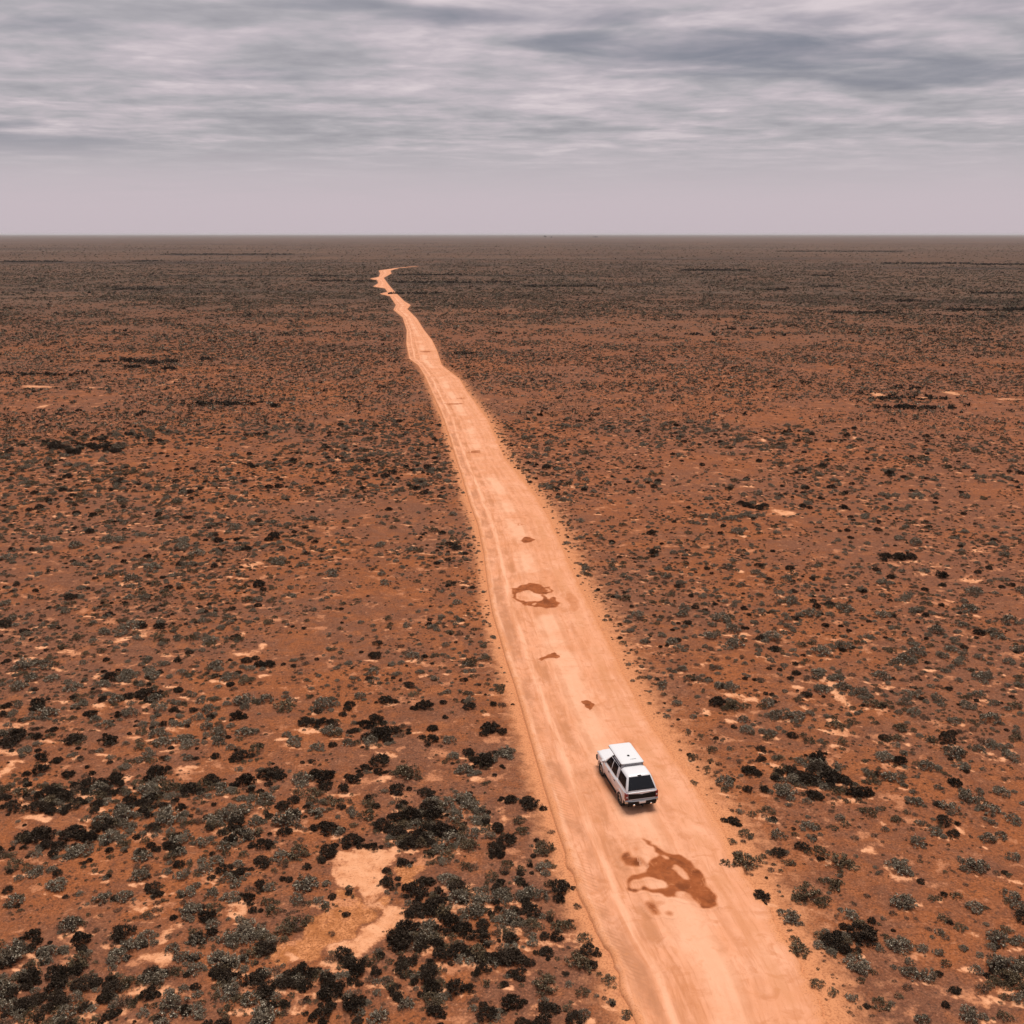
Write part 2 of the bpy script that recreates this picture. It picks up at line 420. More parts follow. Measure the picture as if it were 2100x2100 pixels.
    mud = T.mix(T.ss(T.noise(P, 1.9, 4, .6, .8), .60, .70, 0, .5), mud, (.46, .175, .075))
    c = T.mix(T.ss(dv, .12, .5, 0, .6), c, (.44, .160, .066))
    c = T.mix(T.ss(dv, .40, .90, 0, .92), c, mud)
    T.put(b.inputs['Base Color'], c)
    T.put(b.inputs['Roughness'], T.ss(dv, .3, .8, .95, .8)); b.inputs['Specular IOR Level'].default_value = .03
    bu = T.node('ShaderNodeBump'); bu.inputs['Strength'].default_value = .5; bu.inputs['Distance'].default_value = .03
    hh = T.math('SUBTRACT', T.math('ADD', T.math('MULTIPLY', nS, .8), T.math('MULTIPLY', st2, .8)), T.math('MULTIPLY', tick, .8))
    T.put(bu.inputs['Height'], hh); T.l.new(bu.outputs[0], b.inputs['Normal'])
    return m


M_SOIL = soil_material(); M_ROAD = road_material()


# ------------------------------------------------------------------ the track
def build_road():
    Ys = [-60.0]
    while Ys[-1] < YMAX - 1:
        y = Ys[-1]
        Ys.append(y + (1.0 if y < 27 else .13 if y < 110 else y * .005))
    Ys = np.array(Ys); n = 97
    lat = np.linspace(0, 1, n)
    lat = lat - .012 * np.sin(4 * np.pi * lat)
    l, r = road_l(Ys), road_r(Ys)
    Yg, Lg = np.meshgrid(Ys, lat, indexing='ij')
    X = l[:, None] + (r - l)[:, None] * Lg
    Z = road_h(Lg, Yg, X)
    Z[:, 0] = -.1; Z[:, -1] = -.1; Z[0, :] = -.1; Z[-1, :] = -.1
    V = np.stack([X, Yg, Z], -1).reshape(-1, 3)
    m = len(Ys); idx = np.arange(m * n).reshape(m, n)
    Fc = np.stack([idx[:-1, :-1], idx[:-1, 1:], idx[1:, 1:], idx[1:, :-1]], -1).reshape(-1, 4)
    me = mesh_np('dirt_road', V, Fc, True)
    ls, rs_ = np.interp(Yg, LY, LX), np.interp(Yg, RY, RX)
    set_attr(me, 'lat', ((X - ls) / (rs_ - ls)).ravel()); set_attr(me, 'edge', np.minimum(Lg, 1 - Lg).ravel())
    set_attr(me, 'along', Yg.ravel()); set_attr(me, 'damp', np.zeros(m * n))
    props(new_obj('dirt_road', me, [M_ROAD]), 'wide pale orange dirt track running to the horizon', kind='structure')


build_road()


def mud_patch(label, polys, step, blur):
    """damp clay sheet lying on the track; polys = [(points in metres, strength)], negative strength cuts a hole"""
    A = np.array([p for P, s in polys for p in P]); pad = step * (blur + 3)
    x0, y0 = A.min(0) - pad; x1, y1 = A.max(0) + pad
    xs = np.arange(x0, x1, step); ys = np.arange(y0, y1, step)
    X, Y = np.meshgrid(xs, ys)
    wx = (vnoise(X / (step * 5), Y / (step * 5), 51) - .5) * step * 3.5; wy = (vnoise(X / (step * 5), Y / (step * 5), 52) - .5) * step * 3.5
    D = np.zeros_like(X)
    for P, s in polys:
        i = inpoly(X + wx, Y + wy, P)
        D = np.where(i, np.maximum(D, s) if s > 0 else 0.0, D)
    for _ in range(blur):
        Q = np.pad(D, 1, mode='edge')
        D = (Q[1:-1, 1:-1] * 2 + Q[:-2, 1:-1] + Q[2:, 1:-1] + Q[1:-1, :-2] + Q[1:-1, 2:]) / 6
    l, r = road_l(Y), road_r(Y); Lt = (X - l) / (r - l)
    Z = road_h(np.clip(Lt, 0.01, .99), Y, X) + .006
    h, w = X.shape; idx = np.arange(h * w).reshape(h, w)
    Fc = np.stack([idx[:-1, :-1], idx[:-1, 1:], idx[1:, 1:], idx[1:, :-1]], -1).reshape(-1, 4)
    keep = (D.ravel()[Fc].max(1) > .015); Fc = Fc[keep]
    used = np.unique(Fc); remap = -np.ones(h * w, int); remap[used] = np.arange(len(used))
    V = np.stack([X, Y, Z], -1).reshape(-1, 3)[used]
    me = mesh_np('mud_patch', V, remap[Fc], True)
    ls, rs_ = np.interp(Y, LY, LX), np.interp(Y, RY, RX)
    set_attr(me, 'edge', np.minimum(Lt, 1 - Lt).ravel()[used])
    set_attr(me, 'lat', ((X - ls) / (rs_ - ls)).ravel()[used]); set_attr(me, 'along', Y.ravel()[used]); set_attr(me, 'damp', D.ravel()[used])
    props(new_obj('mud_patch', me, [M_ROAD]), label, kind='structure')


def build_mud():
    s, ox, oy = 260 / 1932.0, 1240, 1700
    P = lambda pts: wpoly(pts, s, ox, oy)
    mud_patch('large drained puddle of damp rust-brown mud behind the white vehicle', [
        (P([(1110, 1010), (1300, 1000), (1400, 1130), (1280, 1160), (1110, 1090)]), .38),
        (P([(590, 155), (700, 225), (830, 340), (950, 390), (1050, 420), (1150, 400), (1260, 470), (1400, 610), (1500, 730), (1530, 850), (1600, 940), (1710, 1080), (1730, 1200),
            (1600, 1240), (1470, 1240), (1400, 1130), (1320, 1030), (1230, 980), (1110, 1000), (1100, 1080), (940, 1060), (800, 1010), (640, 965), (560, 965), (480, 995),
            (400, 985), (340, 930), (340, 820), (370, 735), (540, 725), (620, 690), (650, 640), (540, 510), (560, 450), (610, 540), (660, 550), (680, 505), (760, 465), (820, 400),
            (740, 320), (580, 200)]), 1.0),
        (P([(395, 830), (520, 805), (600, 755), (700, 755), (820, 790), (930, 850), (950, 920), (850, 945), (740, 955), (640, 925), (600, 895), (530, 940), (430, 960), (395, 900)]), -1),
        (P([(1090, 570), (1160, 620), (1220, 690), (1270, 780), (1230, 800), (1170, 740), (1120, 690), (1030, 650), (1060, 610)]), -1),
        (P([(870, 430), (960, 440), (1000, 490), (940, 500)]), -1)], .05, 7)
    mud_patch('small rust-brown damp smudge upper left of the large drained puddle', [
        (P([(270, 390), (400, 370), (440, 470), (540, 440), (610, 590), (420, 610), (300, 600), (240, 490)]), .85), (P([(430, 280), (480, 290), (500, 370), (440, 365)]), .7)], .05, 12)
    mud_patch('faint rust-brown smudges in wheel mark below the large drained puddle', [
        (P([(600, 1160), (700, 1140), (800, 1220), (830, 1340), (740, 1350), (690, 1290)]), .8), (P([(930, 1270), (1030, 1290), (1040, 1360), (940, 1350)]), .8),
        (P([(640, 1090), (900, 1130), (920, 1200), (760, 1200)]), .45)], .05, 12)
    s, ox, oy = 180 / 1932.0, 1030, 1180
    P2 = lambda pts: wpoly(pts, s, ox, oy)
    mud_patch('horseshoe shaped drained puddle of brown mud ahead of the white vehicle', [
        (P2([(230, 310), (340, 290), (450, 230), (580, 190), (720, 200), (860, 240), (950, 300), (1040, 270), (1140, 340), (1050, 425), (880, 450), (700, 400), (600, 350), (430, 400),
             (340, 410), (310, 480), (340, 550), (450, 590), (560, 620), (690, 575), (780, 610), (870, 570), (870, 450), (960, 470), (1040, 570), (1075, 490), (1140, 490), (1155, 580),
             (1265, 620), (1265, 700), (1120, 725), (990, 770), (860, 740), (700, 735), (560, 700), (440, 650), (310, 610), (260, 500), (250, 400)]), 1.0),
        (P2([(970, 320), (1040, 320), (1050, 380), (980, 390)]), -1), (P2([(660, 640), (740, 630), (750, 690), (680, 700)]), -1)], .12, 1)
    mud_patch('faint tan damp stain right of the horseshoe shaped puddle', [
        (P2([(1340, 440), (1500, 380), (1560, 470), (1660, 590), (1690, 740), (1560, 860), (1460, 790), (1520, 680), (1390, 560)]), .45)], .12, 2)
    s, ox, oy = 200 / 966.0, 1040, 1080
    P4 = lambda pts: wpoly(pts, s, ox, oy)
    mud_patch('flat brown mud spot beyond the horseshoe shaped puddle', [(P4([(125, 145), (160, 125), (200, 110), (285, 145), (240, 160), (190, 170)]), 1.0)], .12, 1)
    mud_patch('curved brown mud streak between the horseshoe puddle and the vehicle', [(P4([(325, 1315), (410, 1275), (480, 1255), (525, 1285), (500, 1315), (420, 1315), (340, 1345)]), 1.0)], .08, 1)
    mud_patch('small wedge shaped reddish mud spot just ahead of the vehicle', [(P4([(720, 1740), (800, 1728), (855, 1780), (825, 1835), (780, 1800)]), 1.0)], .06, 1)
    for px, py, w, h, lab in ((873, 722, 11, 1.6, 'tiny damp spot where the far track widens'), (943, 818, 7, 2, 'tiny dark damp spot near right edge of far track'),
                              (932, 829, 22, 1.4, 'thin damp line across the far track'), (972, 928, 17, 3, 'small damp stain midway along the far track'),
                              (1062, 1078, 8, 2.4, 'small brown damp spot just beyond the flat mud spot')):
        mud_patch(lab, [([ground(px + w * math.cos(a), py + h * math.sin(a))[:2] for a in np.linspace(0, 2 * math.pi, 14)[:-1]], .7)], .25, 1)


build_mud()

# ------------------------------------------------------------------ shrubs: where they stand
# kinds: 0 grey saltbush, 1 black-brown bush, 2 olive shrub, 3 small dry tuft
SHR = []      # x, y, size(m), kind, special label or None


def stand(px, py, wpx, kind, label=None):
    x, y, t = ground(px, py)
    w = wpx * t / F
    k = 'ABCD'.index(kind)
    if w > 2.3 or (k == 0 and w > 1.9):
        n = max(4, int(round(w / .6)))
        for i in range(n):
            u = (i + .5) / n - .5
            SHR.append((x + u * w * .8 + random.gauss(0, .15), y + .4 * w * .5 + random.gauss(0, .2 * w), w * random.uniform(.22, .46), k, label if i == n // 2 else None))
    else:
        SHR.append((x, y + .35 * w, w * (.8 if k == 1 else .9), k, label))
        for i in range(random.choice((2, 3, 4)) if w > .8 else random.choice((0, 1))):
            a = random.uniform(0, 6.28)
            SHR.append((x + math.cos(a) * w * random.uniform(.34, .6), y + .35 * w + math.sin(a) * w * random.uniform(.34, .6), w * random.uniform(.22, .5),
                        k if random.random() < .6 else random.choice((0, 1, 2)), None))


def zs(ox, oy, L):
    for q in L:
        stand(ox + q[0] * S3, oy + q[1] * S3, q[2] * S3, q[3], q[4] if len(q) > 4 else None)


zs(700, 1400, [(250, 125, 110, 'B'), (455, 160, 110, 'B'), (130, 255, 100, 'B'), (220, 330, 170, 'B', 'broad black-brown bush left of the track, level with the mud spot ahead of the vehicle'),
    (190, 240, 120, 'B'), (510, 350, 120, 'B'), (510, 280, 90, 'B'), (840, 285, 150, 'B', 'flat black-brown bush at the left edge of the track, left of and beyond the vehicle'),
    (800, 490, 170, 'B', 'spreading black-brown bush left of the track, straight across from the vehicle'), (930, 430, 130, 'A'), (700, 515, 110, 'A'), (130, 500, 90, 'B'), (60, 570, 110, 'B'),
    (205, 520, 80, 'B'), (370, 550, 160, 'C'), (960, 690, 110, 'B', 'left one of two round dark bushes by the left track edge'),
    (1070, 730, 140, 'B', 'right one of two round dark bushes by the left track edge'),
    (885, 855, 105, 'B', 'small round dark bush above a larger dark ball between scrub and track'), (1025, 865, 95, 'C'),
    (875, 985, 140, 'B', 'large round dark bush standing alone between dense scrub and left track edge'),
    (310, 640, 130, 'B'), (60, 930, 130, 'B'), (175, 960, 95, 'B'), (345, 1045, 95, 'B', 'dark bush on the upper right rim of the pale bare clay'),
    (255, 1160, 115, 'B', 'dark bush on the right rim of the pale bare clay, where it narrows'), (250, 1080, 70, 'B'), (1150, 985, 150, 'C'), (1140, 1080, 120, 'A'), (600, 1150, 120, 'A'),
    (1240, 1215, 160, 'B', 'dark bush touching the left track edge, level with the large drained puddle'), (430, 1215, 180, 'B'), (520, 1310, 150, 'B'),
    (1260, 1420, 130, 'C'), (1400, 1560, 130, 'B'), (1350, 1640, 170, 'C'), (790, 1480, 140, 'B'), (960, 1500, 120, 'B'), (1165, 1560, 115, 'B'),
    (480, 1710, 180, 'B'), (640, 1780, 160, 'B'), (300, 1780, 125, 'B'), (800, 1660, 120, 'B'), (1010, 1690, 130, 'B'), (960, 1860, 160, 'B'),
    (1150, 1780, 175, 'C', 'low olive-brown shrub at the bottom, between dark balls and left track edge'), (530, 1890, 130, 'B'), (830, 1925, 140, 'B'), (80, 1680, 180, 'B'), (60, 1880, 170, 'B'),
    (220, 1580, 85, 'B'), (330, 1660, 120, 'B'), (1520, 1720, 105, 'C'), (1280, 1870, 75, 'C'), (1370, 1790, 110, 'C'), (20, 1330, 60, 'B', 'tiny dark bush alone on the pale bare clay'),
    (1620, 1900, 80, 'C'), (1490, 1800, 50, 'D'), (1340, 1290, 70, 'D'), (900, 60, 90, 'C'), (690, 680, 120, 'A'), (610, 930, 140, 'A'), (1190, 860, 60, 'D'),
    (420, 1330, 150, 'B'), (700, 1440, 130, 'B'), (360, 1440, 170, 'B'), (1090, 1340, 140, 'B'), (960, 1390, 150, 'A'), (760, 1350, 150, 'A'), (620, 1400, 140, 'B'), (900, 1250, 130, 'A'),
    (1100, 1240, 130, 'A'), (650, 1570, 150, 'B'), (560, 1600, 140, 'B'), (440, 920, 150, 'B'), (560, 880, 150, 'B'), (390, 800, 140, 'B'), (500, 740, 150, 'B'), (640, 790, 140, 'A'),
    (720, 720, 130, 'A'), (600, 700, 120, 'A'), (480, 660, 120, 'B'), (760, 800, 110, 'A'), (220, 850, 130, 'B'), (300, 880, 120, 'B'), (150, 720, 120, 'C')])
zs(1400, 1400, [(210, 145, 130, 'B', 'dark bush right of the track, level with the mud wedge ahead of the vehicle'), (300, 165, 150, 'C'), (455, 450, 70, 'B'),
    (390, 530, 120, 'B', 'round black bush right of the vehicle across the verge'), (250, 600, 130, 'A'),
    (615, 525, 95, 'B'), (770, 465, 130, 'B', 'dark upright bush at the top of the black thicket right of the vehicle'), (730, 590, 150, 'B'), (850, 590, 160, 'B'), (980, 660, 125, 'B'), (800, 530, 150, 'B'),
    (470, 630, 80, 'B'), (590, 665, 150, 'A'), (290, 805, 100, 'B', 'lone round black bush on the right verge, just behind the vehicle'),
    (555, 995, 110, 'B', 'round black bush second in from the right verge, level with the large puddle'),
    (450, 1250, 120, 'B', 'tall black bush on the right track edge beside the foot of the large puddle'),
    (370, 1070, 190, 'C', 'wide olive shrub on the right track edge beside the large drained puddle'), (900, 1060, 170, 'C'), (870, 1190, 150, 'C'), (720, 1255, 190, 'C', 'broad grey-olive shrub right of the tall black bush on the verge'),
    (1040, 1500, 230, 'B', 'biggest black bush in the lower right corner'), (860, 1510, 170, 'B', 'dark bush leaning on the biggest black bush in the lower right'), (960, 1350, 120, 'A'), (1500, 820, 130, 'B'), (1530, 745, 130, 'A'), (1440, 875, 100, 'A'),
    (1520, 345, 120, 'B'), (1230, 335, 95, 'C'), (1160, 455, 125, 'A'), (1210, 575, 145, 'A'), (1630, 675, 135, 'A'), (1830, 655, 115, 'A'), (1760, 750, 125, 'A'),
    (1340, 935, 115, 'A'), (1750, 905, 110, 'A'), (1690, 1090, 155, 'A'), (1240, 1080, 155, 'A'), (1270, 1300, 155, 'A'), (1670, 1310, 115, 'A'),
    (620, 1370, 135, 'A', 'whitish grey saltbush alone on the right verge below the tall black bush'), (670, 1560, 170, 'C', 'olive shrub on the right track edge near the bottom'), (1010, 1650, 165, 'A'), (860, 1780, 85, 'C'), (770, 1740, 110, 'C'), (1140, 1850, 125, 'C'),
    (1555, 1770, 95, 'B', 'small round black bush near the bottom right corner'), (1310, 1680, 120, 'A'), (1640, 1930, 150, 'A'), (1840, 1930, 115, 'C'), (1800, 1500, 150, 'A'), (1800, 1640, 150, 'A'), (1900, 1660, 150, 'A'),
    (1850, 1720, 160, 'C'), (1250, 1540, 160, 'A'), (1560, 435, 150, 'A'), (1330, 705, 105, 'A'), (720, 845, 110, 'A'), (1400, 510, 130, 'A'), (1320, 190, 100, 'A'), (1690, 390, 90, 'A'), (1870, 440, 100, 'A'),
    (1690, 90, 90, 'A'), (1780, 130, 80, 'A'), (1620, 150, 90, 'A'), (1760, 240, 130, 'A'), (1900, 150, 90, 'C'), (1900, 340, 90, 'C'), (790, 60, 110, 'A'), (1100, 150, 110, 'C'), (920, 60, 120, 'A'), (1020, 80, 110, 'A'),
    (1300, 90, 100, 'A'), (1450, 110, 90, 'A'), (560, 210, 130, 'A'), (660, 220, 120, 'A'), (880, 270, 120, 'C'), (960, 240, 80, 'C'), (370, 290, 100, 'A'), (730, 350, 80, 'C'), (1600, 500, 90, 'A'), (1450, 610, 60, 'A'),
    (65, 445, 80, 'C'), (160, 455, 50, 'C'), (140, 500, 60, 'C'), (60, 585, 70, 'C'), (400, 760, 70, 'C'), (490, 750, 100, 'C'), (350, 880, 90, 'C'), (280, 920, 70, 'C'), (460, 1000, 60, 'C'), (800, 1285, 80, 'C'),
    (930, 820, 80, 'C'), (1060, 760, 100, 'C'), (1220, 800, 80, 'C'), (640, 880, 60, 'C'), (1090, 880, 60, 'D'), (1490, 1370, 90, 'C'), (1580, 1420, 90, 'C'), (1850, 1430, 90, 'C'), (1880, 1250, 120, 'A'), (1890, 1010, 90, 'A'), (1890, 800, 100, 'A'),
    (1370, 1530, 90, 'A'), (1460, 1550, 80, 'A'), (1280, 1750, 90, 'D'), (1500, 1610, 80, 'C'), (1400, 1410, 60, 'D'), (1190, 1330, 60, 'D'), (780, 990, 110, 'C')])
zs(0, 1400, [(800, 100, 150, 'B'), (390, 360, 150, 'B', 'dark bush on pale sand at the left, above the long dark thicket'), (200, 335, 85, 'B'), (580, 260, 95, 'A'), (800, 250, 75, 'A'), (1240, 325, 95, 'A'), (1370, 310, 120, 'A'), (1350, 455, 130, 'B', 'round black bush beyond the long dark thicket on the left'),
    (1440, 400, 110, 'C'), (210, 520, 110, 'B'), (220, 450, 100, 'B'), (870, 550, 160, 'B'), (1380, 600, 150, 'B'), (1500, 560, 150, 'B'), (1180, 590, 140, 'B'), (1060, 650, 140, 'B'), (620, 600, 140, 'B'), (480, 600, 130, 'B'),
    (340, 690, 130, 'B'), (200, 750, 150, 'B'), (60, 740, 140, 'B'), (380, 740, 110, 'B'), (270, 620, 90, 'B'), (100, 650, 110, 'C'), (550, 660, 110, 'C'), (930, 640, 150, 'C'), (820, 650, 130, 'A'),
    (1820, 580, 190, 'B'), (1750, 660, 140, 'C'), (1300, 810, 200, 'A', 'rounded silver-grey saltbush in the lower left, left one of a big pair'), (1620, 830, 190, 'A', 'spiky silver-grey saltbush in the lower left, right one of a big pair'), (1490, 950, 125, 'B'), (1260, 960, 130, 'A'), (1140, 940, 110, 'A'), (1010, 925, 130, 'A'),
    (680, 800, 150, 'A'), (930, 810, 180, 'A'), (400, 900, 180, 'B'), (210, 920, 200, 'B'), (600, 910, 150, 'A'), (180, 1100, 230, 'A'), (60, 1080, 130, 'C'), (440, 990, 160, 'A'), (60, 1270, 130, 'A'), (780, 1130, 120, 'A'), (790, 1020, 140, 'A'), (850, 1200, 130, 'B'),
    (1150, 1080, 115, 'A'), (1060, 1210, 100, 'A'), (550, 1270, 115, 'A'), (690, 1250, 115, 'A'), (1060, 1340, 165, 'A'), (1280, 1130, 110, 'A'), (1190, 1220, 100, 'A'), (1300, 1240, 110, 'A'), (1400, 1250, 110, 'B'), (1200, 1300, 100, 'C'),
    (1720, 1200, 190, 'A'), (1640, 1440, 190, 'C'), (1340, 1045, 85, 'A'), (1370, 990, 70, 'C'), (440, 1510, 160, 'B'), (170, 1470, 130, 'B'), (380, 1420, 150, 'A'), (640, 1600, 150, 'A'), (720, 1540, 160, 'A'), (810, 1490, 130, 'A'),
    (1390, 1460, 200, 'A'), (1480, 1550, 140, 'B'), (1270, 1480, 120, 'A'), (1230, 1610, 160, 'A'), (1090, 1660, 125, 'A'), (1090, 1580, 90, 'A'), (1100, 1490, 110, 'A'), (1190, 1400, 100, 'A'), (60, 1600, 200, 'A'), (250, 1580, 150, 'A'), (830, 1810, 130, 'B'),
    (1030, 1760, 85, 'A'), (1110, 1790, 85, 'A'), (1290, 1780, 150, 'A'), (950, 1890, 190, 'A'), (1090, 1910, 130, 'A'), (600, 1920, 120, 'B'), (1700, 1700, 180, 'B'), (1850, 1810, 170, 'B'), (1500, 1790, 180, 'B'), (1420, 1730, 140, 'B'), (1820, 1930, 150, 'B'),
    (300, 1700, 170, 'B'), (150, 1720, 160, 'B'), (450, 1760, 170, 'B'), (620, 1780, 150, 'B'), (300, 1850, 170, 'B'), (130, 1870, 160, 'B'), (40, 1800, 120, 'B'), (400, 1660, 150, 'B'), (1330, 1620, 140, 'A'), (1560, 1640, 80, 'D'), (1690, 1000, 150, 'C'), (1850, 1000, 150, 'B'),
    (1860, 860, 150, 'B'), (1580, 1010, 120, 'A'), (1500, 690, 110, 'A'), (1440, 820, 110, 'A'), (1860, 700, 110, 'C'), (1700, 900, 60, 'D'), (1820, 150, 130, 'A'), (1600, 160, 140, 'C'), (1370, 140, 150, 'A'), (1490, 120, 110, 'A'), (900, 160, 90, 'A'), (1170, 170, 100, 'A'),
    (90, 50, 110, 'A'), (400, 50, 110, 'A'), (240, 210, 150, 'A'), (1330, 220, 110, 'B'), (1050, 240, 80, 'A'), (880, 310, 110, 'A'), (1790, 390, 100, 'A'), (1650, 350, 90, 'A'), (1860, 300, 110, 'A'), (1060, 370, 100, 'A')])
zs(0, 700, [(1410, 710, 110, 'B'), (1500, 700, 110, 'A'), (620, 1320, 150, 'A', 'dark-topped grey saltbush on open red soil, middle left'), (1170, 1650, 160, 'A'), (690, 1030, 110, 'A'), (610, 1925, 95, 'B'), (1550, 375, 70, 'B', 'single small dark bush on the left plain, well beyond the vehicle'), (720, 535, 90, 'B'), (640, 630, 120, 'B'), (400, 640, 130, 'B'), (280, 590, 110, 'B'),
    (480, 600, 120, 'B'), (560, 560, 100, 'B'), (870, 570, 90, 'B'), (420, 530, 60, 'B'), (750, 120, 110, 'B'), (960, 120, 100, 'B'), (590, 120, 90, 'B'), (860, 130, 110, 'B'), (740, 150, 110, 'B'), (960, 160, 100, 'B'), (1170, 105, 90, 'B'),
    (640, 1660, 200, 'A'), (740, 1630, 130, 'A'), (1440, 1830, 190, 'B'), (1350, 1860, 170, 'A'), (860, 1880, 180, 'A'), (240, 1840, 170, 'A'), (130, 1870, 150, 'A'), (840, 1300, 100, 'A'), (730, 1360, 100, 'A'), (620, 1140, 180, 'A'), (800, 1110, 150, 'A'), (410, 1170, 90, 'A'), (30, 1240, 110, 'A'),
    (1030, 1140, 90, 'A'), (1020, 1180, 100, 'A'), (1540, 1130, 110, 'B'), (1430, 1150, 110, 'A'), (1480, 1040, 170, 'A'), (1000, 1690, 70, 'A'), (1700, 1280, 70, 'A'), (1870, 1330, 90, 'A'), (1110, 1220, 110, 'A'), (1330, 910, 130, 'A')])
zs(1400, 700, [(410, 945, 170, 'B', 'dark bush beside pale sand on the right plain, beyond the vehicle'), (1220, 1250, 210, 'B', 'big dark bush on the far right plain, largest beyond the vehicle'), (200, 1010, 150, 'A'), (330, 1010, 160, 'A'), (430, 1005, 130, 'A'), (90, 1040, 110, 'A'), (1140, 1920, 120, 'A'), (1720, 1925, 120, 'A'), (1550, 1810, 180, 'A'), (1070, 1690, 170, 'A'), (740, 1565, 125, 'A'),
    (930, 1535, 105, 'A'), (1270, 1465, 150, 'A'), (320, 1095, 100, 'A'), (1690, 780, 110, 'A'), (1190, 890, 130, 'A'), (1220, 1840, 95, 'A'), (1450, 1660, 100, 'A'), (1330, 890, 90, 'A'), (1260, 960, 110, 'A'), (1330, 1160, 90, 'A'), (520, 1700, 130, 'A'), (300, 1740, 120, 'A'), (170, 1690, 120, 'A'),
    (800, 1780, 130, 'A'), (920, 1750, 120, 'A'), (1640, 1540, 120, 'A'), (1660, 1440, 110, 'A'), (1800, 1370, 160, 'A'), (1150, 1570, 110, 'A'), (1590, 1620, 90, 'A'), (1800, 1690, 100, 'A'), (1860, 1600, 110, 'A'), (620, 1490, 100, 'A'), (290, 1490, 130, 'A'), (120, 1450, 130, 'A'), (450, 1540, 80, 'A'),
    (230, 1590, 120, 'A'), (1340, 1790, 110, 'A'), (960, 1180, 110, 'A'), (880, 1140, 110, 'A'), (1180, 740, 100, 'A'), (1180, 760, 80, 'B'), (1230, 270, 110, 'B'), (1330, 270, 90, 'B'), (1140, 380, 110, 'B'), (1260, 385, 130, 'B'), (1400, 385, 110, 'B')])
NHAND = len(SHR)

# dark thicket bands far out on the plain: (x0, x1, y) in photo pixels
BANDS = [(632, 692, 567, 1), (640, 770, 577, 1.3), (815, 960, 564, 1), (810, 1050, 580, 1), (800, 905, 603, 1.2), (1065, 1230, 588, 1), (1701, 1828, 643, 2), (1943, 2100, 637, 1.5),
         (1945, 2085, 651, 1.5), (1810, 1994, 541, 1), (1994, 2100, 543, 1), (1400, 1534, 555, 1), (1661, 1719, 566, 1), (1400, 1470, 687, 2), (1470, 1565, 676, 1.5), (1665, 1719, 588, 1.2),
         (1560, 1612, 595, 1), (1987, 2090, 602, 1.2), (1835, 1885, 618, 1.2), (1980, 2040, 698, 1.6), (1592, 1845, 516, .8), (232, 333, 594, 1), (333, 601, 522, .8), (279, 326, 536, .8),
         (203, 362, 742, 3), (0, 181, 769, 2.4), (0, 127, 537, .8), (930, 985, 726, 1.6), (1780, 1950, 818, 1.6), (1840, 1960, 838, 1.6), (380, 560, 830, 2), (90, 250, 920, 2)]
for x0, x1, y, th in BANDS:
    xa, ya, t = ground(x0, y); xb = ground(x1, y)[0]
    n = int((xb - xa) / (.9 if y > 650 else .55)) + 2
    yr = abs(ground(x0, y - th)[1] - ya)
    for i in range(min(n, 420)):
        SHR.append((random.uniform(xa, xb), ya + random.gauss(0, yr * .45), random.uniform(1.0, 2.1) * (1 if y > 650 else 1.35 if y > 560 else 1.9), 1 if random.random() < .85 else 0, None))


